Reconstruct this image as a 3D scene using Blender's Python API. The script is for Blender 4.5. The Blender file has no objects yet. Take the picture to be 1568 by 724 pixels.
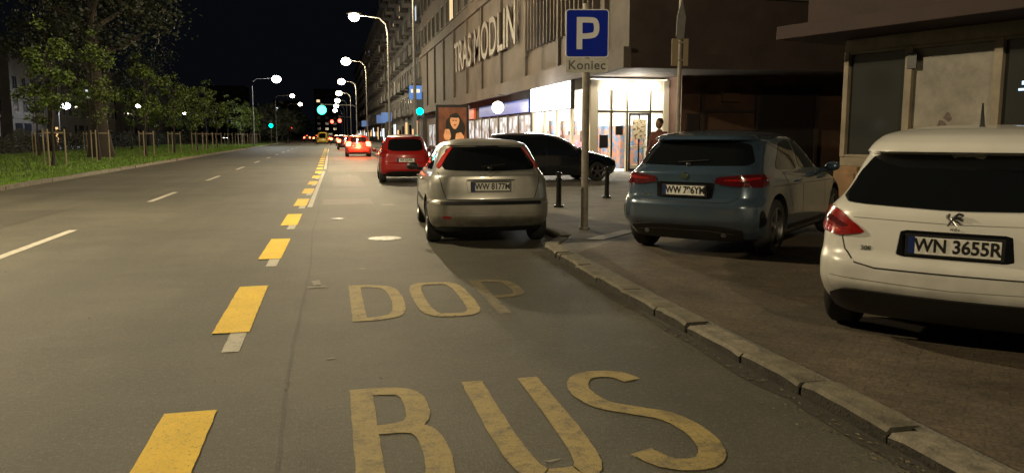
import bpy,bmesh,math,random
from mathutils import Vector,Matrix
from mathutils.bvhtree import BVHTree
R=random.Random(7)
D=bpy.data
sc=bpy.context.scene
sc.view_settings.view_transform='Standard'
sc.view_settings.look='None'
sc.view_settings.exposure=0
col=sc.collection

# ---------------------------------------------------------------- materials
def pm(name,c,rough=.5,metal=0,coat=0,emit=None,es=0,noise=None,bump=None,spec=.5,c2=None,thr=None,dirt=0):
    m=D.materials.new(name);m.use_nodes=True;nt=m.node_tree
    b=nt.nodes['Principled BSDF']
    c=tuple(c)+(1,)
    b.inputs['Base Color'].default_value=c
    b.inputs['Roughness'].default_value=rough
    b.inputs['Metallic'].default_value=metal
    b.inputs['Specular IOR Level'].default_value=spec
    b.inputs['Coat Weight'].default_value=coat
    b.inputs['Coat Roughness'].default_value=.05
    if emit:
        b.inputs['Emission Color'].default_value=tuple(emit)+(1,)
        b.inputs['Emission Strength'].default_value=es
    if noise or bump or dirt:
        g=nt.nodes.new('ShaderNodeNewGeometry') 
    if noise:
        sc_,amt=noise
        n=nt.nodes.new('ShaderNodeTexNoise');n.inputs['Scale'].default_value=sc_;n.inputs['Detail'].default_value=6
        n.inputs['Roughness'].default_value=.65
        nt.links.new(g.outputs['Position'],n.inputs['Vector'])
        r=nt.nodes.new('ShaderNodeValToRGB')
        lo=thr[0] if thr else .3; hi=thr[1] if thr else .7
        r.color_ramp.elements[0].position=lo;r.color_ramp.elements[1].position=hi
        if c2: 
            r.color_ramp.elements[0].color=tuple(c2)+(1,);r.color_ramp.elements[1].color=c
        else:
            r.color_ramp.elements[0].color=tuple(x*(1-amt) for x in c[:3])+(1,)
            r.color_ramp.elements[1].color=tuple(min(1,x*(1+amt)) for x in c[:3])+(1,)
        nt.links.new(n.outputs['Fac'],r.inputs['Fac'])
        last=r.outputs['Color']
        nt.links.new(last,b.inputs['Base Color'])
    if dirt:  # road grime on the lower body: object-space height + noise
        tc=nt.nodes.new('ShaderNodeTexCoord');sp=nt.nodes.new('ShaderNodeSeparateXYZ');nt.links.new(tc.outputs['Object'],sp.inputs[0])
        nz=nt.nodes.new('ShaderNodeTexNoise');nz.inputs['Scale'].default_value=7;nz.inputs['Detail'].default_value=8;nt.links.new(g.outputs['Position'],nz.inputs['Vector'])
        mr=nt.nodes.new('ShaderNodeMapRange');mr.inputs[1].default_value=.75;mr.inputs[2].default_value=.25;nt.links.new(sp.outputs[2],mr.inputs[0])
        mu=nt.nodes.new('ShaderNodeMath');mu.operation='MULTIPLY';nt.links.new(mr.outputs[0],mu.inputs[0]);nt.links.new(nz.outputs['Fac'],mu.inputs[1])
        mu2=nt.nodes.new('ShaderNodeMath');mu2.operation='MULTIPLY';mu2.inputs[1].default_value=dirt;nt.links.new(mu.outputs[0],mu2.inputs[0])
        mx=nt.nodes.new('ShaderNodeMix');mx.data_type='RGBA';nt.links.new(mu2.outputs[0],mx.inputs[0])
        if noise: nt.links.new(last,mx.inputs[6])
        else: mx.inputs[6].default_value=c
        mx.inputs[7].default_value=(.10,.085,.06,1);nt.links.new(mx.outputs[2],b.inputs['Base Color'])
    if bump:
        n2=nt.nodes.new('ShaderNodeTexNoise');n2.inputs['Scale'].default_value=bump[0];n2.inputs['Detail'].default_value=4
        nt.links.new(g.outputs['Position'],n2.inputs['Vector'])
        bp=nt.nodes.new('ShaderNodeBump');bp.inputs['Strength'].default_value=bump[1];bp.inputs['Distance'].default_value=.02
        nt.links.new(n2.outputs['Fac'],bp.inputs['Height']);nt.links.new(bp.outputs['Normal'],b.inputs['Normal'])
    return m
def emis(name,c,s):
    m=D.materials.new(name);m.use_nodes=True;nt=m.node_tree
    for n in list(nt.nodes): nt.nodes.remove(n)
    e=nt.nodes.new('ShaderNodeEmission');o=nt.nodes.new('ShaderNodeOutputMaterial')
    e.inputs[0].default_value=tuple(c)+(1,);e.inputs[1].default_value=s
    nt.links.new(e.outputs[0],o.inputs[0]);return m
def asphalt(name,base,paint=None,wear=(.35,.6),wscale=9):
    m=D.materials.new(name);m.use_nodes=True;nt=m.node_tree;L=nt.links
    b=nt.nodes['Principled BSDF']
    g=nt.nodes.new('ShaderNodeNewGeometry')
    def noise(s,d=5,r=.6):
        n=nt.nodes.new('ShaderNodeTexNoise');n.inputs['Scale'].default_value=s;n.inputs['Detail'].default_value=d;n.inputs['Roughness'].default_value=r
        L.new(g.outputs['Position'],n.inputs['Vector']);return n
    def mix(f,a,bb,mode='MIX'):
        n=nt.nodes.new('ShaderNodeMix');n.data_type='RGBA';n.blend_type=mode
        if isinstance(f,float): n.inputs[0].default_value=f
        else: L.new(f,n.inputs[0])
        for s,i in ((a,6),(bb,7)):
            if isinstance(s,tuple): n.inputs[i].default_value=s+(1,)
            else: L.new(s,n.inputs[i])
        return n.outputs[2]
    def ramp(s,a,bb,hi=1):
        n=nt.nodes.new('ShaderNodeMapRange');n.inputs[1].default_value=a;n.inputs[2].default_value=bb;n.inputs[4].default_value=hi
        L.new(s,n.inputs[0]);return n.outputs[0]
    big=noise(.35,4);fine=noise(80,3,.8);mid=noise(2.4,8,.78);gr=noise(30,4,.85)
    d=tuple(x*.78 for x in base);l=tuple(x*1.22 for x in base)
    c=mix(ramp(big.outputs['Fac'],.38,.62),d,l)
    c=mix(ramp(mid.outputs['Fac'],.52,.72,.85),c,tuple(x*1.38 for x in base))
    c=mix(ramp(mid.outputs['Fac'],.46,.30,.75),c,tuple(x*.58 for x in base))
    mpg=nt.nodes.new('ShaderNodeMapping');mpg.inputs['Scale'].default_value=(.9,.03,1);L.new(g.outputs['Position'],mpg.inputs[0])
    st=noise(1,3,.5);L.new(mpg.outputs[0],st.inputs['Vector'])
    c=mix(ramp(st.outputs['Fac'],.5,.66,.6),c,tuple(x*.68 for x in base))
    c=mix(ramp(gr.outputs['Fac'],.54,.68,.85),c,tuple(x*1.9 for x in base))
    c=mix(ramp(gr.outputs['Fac'],.44,.32,.7),c,tuple(x*.5 for x in base))
    c=mix(ramp(fine.outputs['Fac'],.60,.70),c,tuple(x*2.5 for x in base))
    c=mix(ramp(fine.outputs['Fac'],.42,.34),c,tuple(x*.35 for x in base))
    if paint:
        w=noise(wscale,9,.8);w2=noise(60,3,.8)
        pc=mix(ramp(mid.outputs['Fac'],.35,.65,.8),paint,tuple(x*.78 for x in paint))
        f=ramp(w.outputs['Fac'],wear[0],wear[1])
        mu=nt.nodes.new('ShaderNodeMath');mu.operation='MULTIPLY';L.new(f,mu.inputs[0]);L.new(ramp(w2.outputs['Fac'],.30,.42),mu.inputs[1])
        c=mix(mu.outputs[0],c,pc)
    L.new(c,b.inputs['Base Color'])
    b.inputs['Roughness'].default_value=.70
    b.inputs['Specular IOR Level'].default_value=.4
    bp=nt.nodes.new('ShaderNodeBump');bp.inputs['Strength'].default_value=.8;bp.inputs['Distance'].default_value=.008
    L.new(fine.outputs['Fac'],bp.inputs['Height']);L.new(bp.outputs['Normal'],b.inputs['Normal'])
    return m
ASB=(.078,.073,.056)
M_as=asphalt('asphalt',ASB)
M_as2=asphalt('asphalt_light',(.145,.125,.108))
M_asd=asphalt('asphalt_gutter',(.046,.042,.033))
M_asp=asphalt('asphalt_repair',(.060,.056,.045))
M_yel=asphalt('yellow_paint',ASB,(.85,.56,.02),(.28,.36),14)
M_oldy=asphalt('worn_yellow_paint',ASB,(.36,.275,.10),(.30,.53),7)
M_oldy2=asphalt('very_worn_yellow_paint',ASB,(.24,.19,.09),(.36,.66),7)
M_wht=asphalt('white_paint',ASB,(.52,.49,.41),(.30,.48),12)
def pavers(name,c1,c2,mort,scale,bw,rh):
    m=D.materials.new(name);m.use_nodes=True;nt=m.node_tree;L=nt.links
    b=nt.nodes['Principled BSDF'];g=nt.nodes.new('ShaderNodeNewGeometry')
    mp=nt.nodes.new('ShaderNodeMapping');mp.inputs['Rotation'].default_value=(0,0,.785 if bw<.25 else 0)
    L.new(g.outputs['Position'],mp.inputs[0])
    t=nt.nodes.new('ShaderNodeTexBrick');t.inputs['Scale'].default_value=scale
    t.inputs['Color1'].default_value=c1+(1,);t.inputs['Color2'].default_value=c2+(1,);t.inputs['Mortar'].default_value=mort+(1,)
    t.inputs['Brick Width'].default_value=bw;t.inputs['Row Height'].default_value=rh;t.inputs['Mortar Size'].default_value=.005
    L.new(mp.outputs[0],t.inputs['Vector'])
    n=nt.nodes.new('ShaderNodeTexNoise');n.inputs['Scale'].default_value=1.3;n.inputs['Detail'].default_value=8;n.inputs['Roughness'].default_value=.75
    L.new(g.outputs['Position'],n.inputs['Vector'])
    r=nt.nodes.new('ShaderNodeMapRange');r.inputs[1].default_value=.3;r.inputs[2].default_value=.7;r.inputs[3].default_value=.5;r.inputs[4].default_value=1.45
    L.new(n.outputs['Fac'],r.inputs[0])
    mx=nt.nodes.new('ShaderNodeMix');mx.data_type='RGBA';mx.blend_type='MULTIPLY';mx.inputs[0].default_value=1
    L.new(t.outputs['Color'],mx.inputs[6]);L.new(r.outputs[0],mx.inputs[7])
    n3=nt.nodes.new('ShaderNodeTexNoise');n3.inputs['Scale'].default_value=60;n3.inputs['Detail'].default_value=3;L.new(g.outputs['Position'],n3.inputs['Vector'])
    r3=nt.nodes.new('ShaderNodeMapRange');r3.inputs[1].default_value=.35;r3.inputs[2].default_value=.65;r3.inputs[3].default_value=.65;r3.inputs[4].default_value=1.4;L.new(n3.outputs['Fac'],r3.inputs[0])
    mx2=nt.nodes.new('ShaderNodeMix');mx2.data_type='RGBA';mx2.blend_type='MULTIPLY';mx2.inputs[0].default_value=1
    L.new(mx.outputs[2],mx2.inputs[6]);L.new(r3.outputs[0],mx2.inputs[7]);L.new(mx2.outputs[2],b.inputs['Base Color'])
    b.inputs['Roughness'].default_value=.8
    bp=nt.nodes.new('ShaderNodeBump');bp.inputs['Strength'].default_value=.4;bp.inputs['Distance'].default_value=.004;bp.invert=True
    L.new(t.outputs['Fac'],bp.inputs['Height']);L.new(bp.outputs['Normal'],b.inputs['Normal'])
    return m
M_brickp=pavers('clinker_pavers',(.080,.062,.040),(.066,.050,.033),(.052,.041,.029),1,.2,.1)
M_slab=pavers('concrete_slabs',(.125,.113,.092),(.105,.097,.08),(.06,.055,.046),1,.5,.5)
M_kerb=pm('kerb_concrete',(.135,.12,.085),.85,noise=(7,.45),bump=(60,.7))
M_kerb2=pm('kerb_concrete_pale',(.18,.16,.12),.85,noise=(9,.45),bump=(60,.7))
M_kerbf=pm('kerb_face_shade',(.038,.034,.025),.9,noise=(12,.5),bump=(60,.7))  # shade on the kerb face put into a dark, dirty concrete colour
M_grass=pm('grass_ground',(.05,.09,.012),.9,noise=(2.5,.5),bump=(30,.8))
M_blade=pm('grass_blades',(.11,.20,.02),.8,noise=(1.2,.45))
M_ground=pm('soil',(.03,.028,.022),.9,noise=(.2,.4))
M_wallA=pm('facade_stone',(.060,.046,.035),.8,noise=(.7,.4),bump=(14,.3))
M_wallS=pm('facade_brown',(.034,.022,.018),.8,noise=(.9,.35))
M_wallB=pm('brown_render',(.075,.038,.022),.85,noise=(1.4,.35))
M_plas=pm('grey_render',(.24,.23,.22),.85,noise=(.4,.25))
M_plas2=pm('dark_render',(.060,.054,.048),.85,noise=(.3,.3))
M_frame=pm('window_frame',(.10,.09,.08),.6)
M_glass=pm('window_glass',(.012,.014,.018),.08,spec=.7)
M_litw=emis('lit_window_warm',(1,.72,.38),1.2)
M_litc=emis('lit_window_cool',(.8,.9,1),1.4)
M_metal=pm('galvanised_steel',(.085,.08,.075),.5,metal=.4,noise=(8,.25))
M_pole=pm('grey_pole_paint',(.20,.175,.14),.5,metal=.1,noise=(9,.35))
M_blk=pm('black_plastic',(.012,.012,.012),.45)
M_blkg=pm('gloss_black',(.008,.008,.009),.12,spec=.6)
M_cglass=pm('car_glass',(.006,.007,.008),.04,spec=.8)
M_tyre=pm('tyre_rubber',(.015,.015,.015),.8)
M_rim=pm('alloy_rim',(.22,.22,.22),.35,metal=.9)
M_chr=pm('chrome',(.7,.7,.7),.12,metal=1)
M_plate=pm('plate_white',(.66,.65,.60),.4,noise=(30,.12))
M_pblue=pm('plate_blue',(.01,.025,.12),.4)
M_red=pm('tail_lamp_red',(.24,.010,.008),.14,coat=1,spec=.7,noise=(45,.35))
M_redf=pm('tail_lamp_red_bright',(.42,.022,.014),.16,coat=1,spec=.7,noise=(45,.35))
M_dred=pm('tail_lamp_dark_red',(.075,.006,.008),.1,coat=1)
M_redon=emis('tail_lamp_lit',(1,.09,.035),24)
M_hl=emis('head_lamp_lit',(1,.93,.8),22)
M_clear=pm('lamp_clear',(.5,.5,.5),.1,coat=1)
M_bark=pm('bark',(.030,.024,.018),.9,noise=(9,.4),bump=(20,.8))
M_leafd=pm('leaf_dark',(.014,.021,.009),.6,noise=(.9,.5))
M_leafl=pm('leaf_light',(.10,.155,.022),.6,noise=(1.1,.5))
M_wood=pm('stake_wood',(.25,.20,.13),.8)
M_lamp=emis('street_lamp_lens',(1,.85,.6),40)
M_lampw=emis('white_lamp_lens',(.85,.93,1),30)

# ---------------------------------------------------------------- builders
def link(o,parent=None):
    col.objects.link(o)
    if parent: o.parent=parent
    return o
def empty(name,loc=(0,0,0),rz=0):
    e=D.objects.new(name,None);e.location=loc;e.rotation_euler=(0,0,rz);e.empty_display_size=.2
    return link(e)
class MB:
    def __init__(s): s.v=[];s.f=[];s.m=[]
    def box(s,x0,x1,y0,y1,z0,z1,m=0):
        b=len(s.v)
        s.v+=[(x0,y0,z0),(x1,y0,z0),(x1,y1,z0),(x0,y1,z0),(x0,y0,z1),(x1,y0,z1),(x1,y1,z1),(x0,y1,z1)]
        for q in ((0,3,2,1),(4,5,6,7),(0,1,5,4),(1,2,6,5),(2,3,7,6),(3,0,4,7)):
            s.f.append(tuple(b+i for i in q));s.m.append(m)
    def quad(s,*p,m=0):
        b=len(s.v);s.v+=[tuple(x) for x in p];s.f.append(tuple(range(b,b+len(p))));s.m.append(m)
    def tube(s,pts,rs,n=10,m=0,caps=True):
        pts=[Vector(p) for p in pts];b=len(s.v)
        for i,p in enumerate(pts):
            t=(pts[min(i+1,len(pts)-1)]-pts[max(i-1,0)]).normalized()
            u=t.cross(Vector((0,0,1)) if abs(t.z)<.9 else Vector((1,0,0))).normalized();w=t.cross(u)
            for k in range(n):
                a=2*math.pi*k/n;s.v.append(tuple(p+(u*math.cos(a)+w*math.sin(a))*rs[i]))
        for i in range(len(pts)-1):
            for k in range(n):
                k2=(k+1)%n;s.f.append((b+i*n+k,b+i*n+k2,b+(i+1)*n+k2,b+(i+1)*n+k));s.m.append(m)
        if caps:
            s.f.append(tuple(b+k for k in range(n))[::-1]);s.m.append(m)
            e=b+(len(pts)-1)*n;s.f.append(tuple(e+k for k in range(n)));s.m.append(m)
    def ell(s,c,r,m=0,nu=16,nv=10):
        b=len(s.v);cx,cy,cz=c
        for j in range(nv+1):
            ph=math.pi*j/nv
            for i in range(nu):
                th=2*math.pi*i/nu
                s.v.append((cx+r[0]*math.sin(ph)*math.cos(th),cy+r[1]*math.sin(ph)*math.sin(th),cz+r[2]*math.cos(ph)))
        for j in range(nv):
            for i in range(nu):
                i2=(i+1)%nu;s.f.append((b+j*nu+i,b+(j+1)*nu+i,b+(j+1)*nu+i2,b+j*nu+i2));s.m.append(m)
    def lathex(s,c,prof,n=36,m=0):
        b=len(s.v);k=len(prof)
        for i in range(n):
            a=2*math.pi*i/n
            for (x,r) in prof: s.v.append((c[0]+x,c[1]+r*math.cos(a),c[2]+r*math.sin(a)))
        for i in range(n):
            i2=(i+1)%n
            for j in range(k-1): s.f.append((b+i*k+j,b+i*k+j+1,b+i2*k+j+1,b+i2*k+j));s.m.append(m)
    def build(s,name,mats,parent=None,smooth=False,bevel=0,loc=None,rz=0,ang=40):
        me=D.meshes.new(name);me.from_pydata(s.v,[],s.f)
        for m in mats: me.materials.append(m)
        for p,mi in zip(me.polygons,s.m): p.material_index=mi
        if smooth:
            for p in me.polygons: p.use_smooth=True
            me.update()
            me.set_sharp_from_angle(angle=math.radians(ang))
        me.update()
        o=D.objects.new(name,me);link(o,parent)
        if loc: o.location=loc
        o.rotation_euler=(0,0,rz)
        if bevel:
            md=o.modifiers.new('bevel','BEVEL');md.width=bevel;md.segments=2;md.limit_method='ANGLE'
        return o
def text(name,s,size,mat,parent,loc,rot,extr=.002,offset=0,sx=1,spacing=1):
    c=D.curves.new(name,'FONT');c.body=s;c.size=size;c.extrude=extr;c.offset=offset;c.align_x='CENTER';c.align_y='CENTER';c.space_character=spacing
    o=D.objects.new('tmp',c);col.objects.link(o)
    dg=bpy.context.evaluated_depsgraph_get();me=D.meshes.new_from_object(o.evaluated_get(dg))
    D.objects.remove(o);me.materials.clear();me.materials.append(mat)
    n=D.objects.new(name,me);link(n,parent);n.location=loc;n.rotation_euler=rot;n.scale=(sx,1,1);return n
def pchip(cp):
    xs=[c[0] for c in cp];ys=[c[1] for c in cp];n=len(xs)
    h=[xs[i+1]-xs[i] for i in range(n-1)];d=[(ys[i+1]-ys[i])/h[i] for i in range(n-1)]
    m=[d[0]]+[0 if d[i-1]*d[i]<=0 else 2*d[i-1]*d[i]/(d[i-1]+d[i]) for i in range(1,n-1)]+[d[-1]]
    def f(x):
        if x<=xs[0]: return ys[0]
        if x>=xs[-1]: return ys[-1]
        i=0
        while x>xs[i+1]: i+=1
        t=(x-xs[i])/h[i]
        return (2*t**3-3*t*t+1)*ys[i]+(t**3-2*t*t+t)*h[i]*m[i]+(-2*t**3+3*t*t)*ys[i+1]+(t**3-t*t)*h[i]*m[i+1]
    return f
def chaikin(p,n,closed=True,q=.25):
    for _ in range(n):
        o=[];k=len(p)
        if not closed: o.append(p[0])
        for i in range(k if closed else k-1):
            a=p[i];b=p[(i+1)%k]
            o.append((a[0]*(1-q)+b[0]*q,a[1]*(1-q)+b[1]*q));o.append((a[0]*q+b[0]*(1-q),a[1]*q+b[1]*(1-q)))
        if not closed: o.append(p[-1])
        p=o
    return p

# ---------------------------------------------------------------- cars
def outline(yr,yf,hw,rr,rf,bow,bowf,tr,tf):
    rr=min(rr,hw*.75);rf=min(rf,hw*.75);P=[]
    for i in range(9):
        x=(hw-rr)*i/9;P.append((x,yr+bow*(x/hw)**2))
    b=bow*((hw-rr)/hw)**2;cx=hw-rr;cy=yr+b+rr*1.1
    for i in range(9):
        a=math.radians(-90+90*i/9);P.append((cx+rr*math.cos(a),cy+rr*1.1*math.sin(a)))
    b2=bowf*((hw-rf)/hw)**2;cy2=yf-b2-rf*1.1
    for i in range(26): P.append((hw,cy+(cy2-cy)*i/26))
    for i in range(9):
        a=math.radians(90*i/9);P.append((hw-rf+rf*math.cos(a),cy2+rf*1.1*math.sin(a)))
    for i in range(9):
        x=(hw-rf)*(1-i/8);P.append((x,yf-bowf*(x/hw)**2))
    ym=(yr+yf)/2;h=(yf-yr)/2;Q=[]
    for x,y in P:
        s=(y-ym)/h;k=1-(tf*s**4 if s>0 else tr*s**4);Q.append((x*k,y))
    return Q
def car(name,loc,heading,S,detail=2):
    root=empty(name,loc,-math.radians(heading))
    L=S['L'];H=S['H']
    fyr,fyf,fhw=pchip(S['yr']),pchip(S['yf']),pchip(S['hw'])
    z0=.2;zs=set([z0,H])
    for k in ('yr','hw'): zs|=set(round(c[0],4) for c in S[k] if z0<=c[0]<=H)
    n=44 if detail>1 else 22
    zs|=set(round(z0+(H-z0)*i/n,4) for i in range(n+1))
    zz=sorted(zs);zl=[zz[0]]
    for z in zz[1:]:
        if z-zl[-1]>.006: zl.append(z)
    zl[-1]=H
    V=[];F=[]
    rr=S.get('rr',.26)
    for z in zl:
        up=max(0,min(1,(z-.95)/.1))
        O=outline(fyr(z),fyf(z),fhw(z),rr,.42,S.get('bow',.10),.22+.1*up,.06+.03*up,.10+.04*up)
        full=O+[(-x,y) for x,y in O[-2:0:-1]]
        V+=[(x,y,z) for x,y in full]
    N=len(full)
    for i in range(len(zl)-1):
        for k in range(N):
            k2=(k+1)%N;F.append((i*N+k,i*N+k2,(i+1)*N+k2,(i+1)*N+k))
    F.append(tuple(range(N))[::-1]);e=(len(zl)-1)*N;F.append(tuple(range(e,e+N)))
    bvh=BVHTree.FromPolygons(V,F)
    me=D.meshes.new('body');me.from_pydata(V,[],F)
    me.materials.append(S['paint']);me.materials.append(M_blk)
    body=D.objects.new('body',me);link(body,root)
    wr=S.get('R',.315);wy=(S.get('wr',.80),L-.86);hwm=fhw(.5)
    cm=MB()
    for y in wy:
        for sx in (1,-1):
            x0,x1=sorted((sx*(hwm-.30),sx*(hwm+.3)))
            cm.tube([(x0,y,wr+.015),(x1,y,wr+.015)],[wr+.055]*2,n=32)
    cut=cm.build('cut',[M_blk])
    md=body.modifiers.new('b','BOOLEAN');md.operation='DIFFERENCE';md.solver='EXACT';md.object=cut;cut.parent=root
    bpy.context.view_layer.update()
    dg=bpy.context.evaluated_depsgraph_get();nm=D.meshes.new_from_object(body.evaluated_get(dg))
    body.modifiers.clear();D.objects.remove(cut)
    if len(nm.polygons)>50: body.data=nm
    me=body.data
    while len(me.materials)<2: me.materials.append(M_blk)
    sk=S.get('skirt',.26)
    for p in me.polygons:
        c=p.center;p.use_smooth=True;p.material_index=0
        if c.z<sk: p.material_index=1
        for y in wy:
            r=math.hypot(c.y-y,c.z-wr-.015)
            if r<wr+.06 and abs(c.x)<hwm+.03:
                if abs(c.x)<hwm-.29 or abs(p.normal.x)<.35: p.material_index=1
    me.update();me.set_sharp_from_angle(angle=math.radians(32))
    def proj(s,z,a,off):
        d=Vector((-math.sin(a),math.cos(a),0));h=Vector((math.cos(a),math.sin(a),0))
        o=h*s-d*6+Vector((0,0,z))
        if abs(math.degrees(a))>120: o=h*s-d*8+Vector((0,0,z))
        hit=bvh.ray_cast(o,d)
        if hit[0] is None:
            hit=bvh.find_nearest(o+d*6)
        nn=hit[1]
        if nn.dot(d)>0: nn=-nn
        return hit[0]+nn*off,nn
    def patch(nm_,poly,a,mat,off=.006,mirror=False,cell=.05,rnd=2,q=.2):
        a=math.radians(a);poly=chaikin(poly,rnd,q=q)
        bm=bmesh.new();f=bm.faces.new([bm.verts.new((p[0],0,p[1])) for p in poly])
        xs=[p[0] for p in poly];zs_=[p[1] for p in poly]
        for ax,lo,hi in ((0,min(xs),max(xs)),(2,min(zs_),max(zs_))):
            k=max(1,int((hi-lo)/cell))
            for i in range(1,k):
                co=[0,0,0];no=[0,0,0];co[ax]=lo+(hi-lo)*i/k+.0003;no[ax]=1
                bmesh.ops.bisect_plane(bm,geom=bm.verts[:]+bm.edges[:]+bm.faces[:],plane_co=co,plane_no=no)
        for v in bm.verts:
            v.co,nn=proj(v.co.x,v.co.z,a,off)
        be=[e for e in bm.edges if e.is_boundary]
        ret=bmesh.ops.extrude_edge_only(bm,edges=be)
        for v in [g for g in ret['geom'] if isinstance(g,bmesh.types.BMVert)]:
            r_=bvh.find_nearest(v.co);v.co=r_[0]-(v.co-r_[0]).normalized()*.004
        bmesh.ops.recalc_face_normals(bm,faces=bm.faces[:])
        m=D.meshes.new(nm_);bm.to_mesh(m);bm.free();m.materials.append(mat)
        for p in m.polygons: p.use_smooth=True
        m.set_sharp_from_angle(angle=math.radians(35))
        o=D.objects.new(nm_,m);link(o,root)
        if mirror:
            m2=m.copy()
            for v in m2.vertices: v.co.x=-v.co.x
            m2.flip_normals()
            link(D.objects.new(nm_+'_mirror',m2),root)
    def seam(nm_,pts,a,w=.007,mirror=False,mat=M_blk,off=.0015):
        a=math.radians(a);P=[]
        for i in range(len(pts)-1):
            p,q_=Vector(pts[i]),Vector(pts[i+1]);k=max(1,int((q_-p).length/.03))
            for j in range(k): P.append(p+(q_-p)*j/k)
        P.append(Vector(pts[-1]));v=[];f=[]
        for i,p in enumerate(P):
            t=(P[min(i+1,len(P)-1)]-P[max(i-1,0)]).normalized();n_=Vector((-t.y,t.x))*w/2
            for sgn in (1,-1):
                c,_=proj(p.x+n_.x*sgn,p.y+n_.y*sgn,a,off);v.append(tuple(c))
        for i in range(len(P)-1): f.append((2*i,2*i+1,2*i+3,2*i+2))
        b=MB();b.v=v;b.f=f;b.m=[0]*len(f)
        if mirror:
            k=len(v);b.v=v+[(-x,y,z) for x,y,z in v];b.f=f+[tuple(k+i for i in q_) for q_ in f];b.m=[0]*len(b.f)
        b.build(nm_,[mat],root)
    for args in S.get('patch',[]): patch(*args[:4],**(args[4] if len(args)>4 else {}))
    for args in S.get('seam',[]): seam(*args[:3],**(args[3] if len(args)>3 else {}))
    for nm_,pl in S['side'].items(): patch(nm_,pl,90,M_cglass,off=.004,mirror=True,cell=.08,q=.12)
    patch('windscreen',S['wind'],180,M_cglass,off=.004,cell=.08)
    hs=-.77*.62+.64*(L-.14)
    patch('headlight',[(hs-.18,.66),(hs+.2,.70),(hs+.3,.78),(hs-.15,.745)],140,S.get('hl',M_clear),off=.008,mirror=True)
    hw7=fhw(.75)
    if detail>1:
        yb=S.get('B',1.66)
        seam('door_seams',[(yb,.30),(yb,1.0)],90,mirror=True)
        seam('front_door_seam',[(yb+1.02,.32),(yb+1.1,.55),(yb+1.1,.94)],90,mirror=True)
        seam('rear_door_seam',[(yb-.42,.50),(yb-.55,.72),(yb-.72,1.0)],90,mirror=True)
        seam('sill_trim',[(1.25,.30),(L-1.4,.30)],90,mirror=True,w=.05,off=.006)
        h=MB()
        for y in (yb-.18,yb+.92):
            for sx in (1,-1):
                c,_=proj(y,.86,math.pi/2,.0);x=c.x*sx
                h.tube([(x,y-.09,.86),(x+sx*.035,y-.07,.86),(x+sx*.035,y+.06,.86),(x,y+.08,.86)],[.012,.014,.014,.012],n=8)
        h.build('door_handles',[S['paint']],root,smooth=True)
    mr=MB()
    for sx in (1,-1):
        mr.ell((sx*(hw7+.10),L-1.55,1.0),(.10,.07,.065));mr.tube([(sx*(hw7-.1),L-1.5,.94),(sx*(hw7+.06),L-1.53,.97)],[.03,.025],n=8)
    mr.build('door_mirrors',[S.get('mirror',S['paint'])],root,smooth=True)
    w=MB()
    for y in wy:
        for sx in (1,-1):
            xo=sx*(hwm-.02);T=-sx*.205
            prof=[(T,wr*.62),(T,wr*.90),(T*.88,wr*.985),(T*.7,wr),(T*.3,wr),(T*.12,wr*.985),(0,wr*.92),(-T*.02,wr*.8),(T*.03,wr*.69)]
            w.lathex((xo,y,wr),prof,m=0)
            w.lathex((xo,y,wr),[(T*.03,wr*.69),(T*.08,wr*.66),(T*.35,wr*.62),(T*.6,wr*.60),(T*.6,.0)],m=2)
            w.lathex((xo,y,wr),[(T*.02,wr*.70),(-T*.01,wr*.67),(T*.08,wr*.63)],m=1)
            w.lathex((xo,y,wr),[(T*.02,0),(T*.02,.055),(T*.12,.07)],m=1,n=16)
            ns=S.get('spokes',5)
            for k in range(ns):
                a=2*math.pi*k/ns+.3;ca,sa=math.cos(a),math.sin(a)
                b=len(w.v)
                for r_,hw_,xo_ in ((.04,.030,T*.05),(wr*.66,.022,T*.06)):
                    for s_ in (-1,1):
                        for dx in (0,T*.12):
                            w.v.append((xo+xo_+dx,y+ca*r_-sa*hw_*s_,wr+sa*r_+ca*hw_*s_))
                for q_ in ((0,2,6,4),(1,5,7,3),(0,4,5,1),(2,3,7,6)):
                    w.f.append(tuple(b+i for i in q_));w.m.append(1)
    w.build('wheels',[M_tyre,M_rim,M_blk],root,smooth=True)
    if 'plate' in S:
        pt,pz,py=S['plate']
        c,_=proj(0,pz,0,0);y=c.y-py
        b=MB();b.box(-.275,.275,y-.012,y+.01,pz-.069,pz+.069,0);b.box(-.258,.258,y-.017,y-.0125,pz-.055,pz+.055,1);b.box(-.258,-.217,y-.0175,y-.0130,pz-.0552,pz+.0552,2)
        b.build('licence_plate',[M_blk,M_plate,M_pblue],root,bevel=.002)
        text('plate_characters',pt,.116,M_blk,root,(.02,y-.0185,pz),(math.pi/2,0,0),extr=.001,offset=.003,sx=S.get('psx',.86),spacing=1.0)
    for fn in S.get('extra',[]): fn(root,proj)
    return root
def hull(L,H,hw,yr,hood=.98,roofz=None,nose=.66,gh=0):
    k=H/1.44
    yf=[(.2,L-.16),(.3,L-.05),(.45,L),(.6,L-.02),(nose,L-.07),(.76,L-.24),(.86,L-.62),(.93,L-.92),(hood,L-1.12),(hood+.06,L-1.26),(1.2*k,L-1.62),(1.36*k,L-2.02),(1.40*k,L-2.25),(H,L-2.6)]
    w=[(.2,hw-.07),(.34,hw-.015),(.5,hw),(.7,hw-.003),(.84,hw-.015),(.93,hw-.045),(.98,hw-.075-gh*.3),(1.04,hw-.10-gh*.6),(1.2*k,hw-.17-gh),(1.32*k,hw-.235-gh),(1.37*k,hw-.285-gh),(1.405*k,hw-.38-gh),(1.43*k,hw-.52-gh*.5),(H,hw-.66)]
    return dict(L=L,H=H,yf=yf,hw=w,yr=yr)
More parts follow.
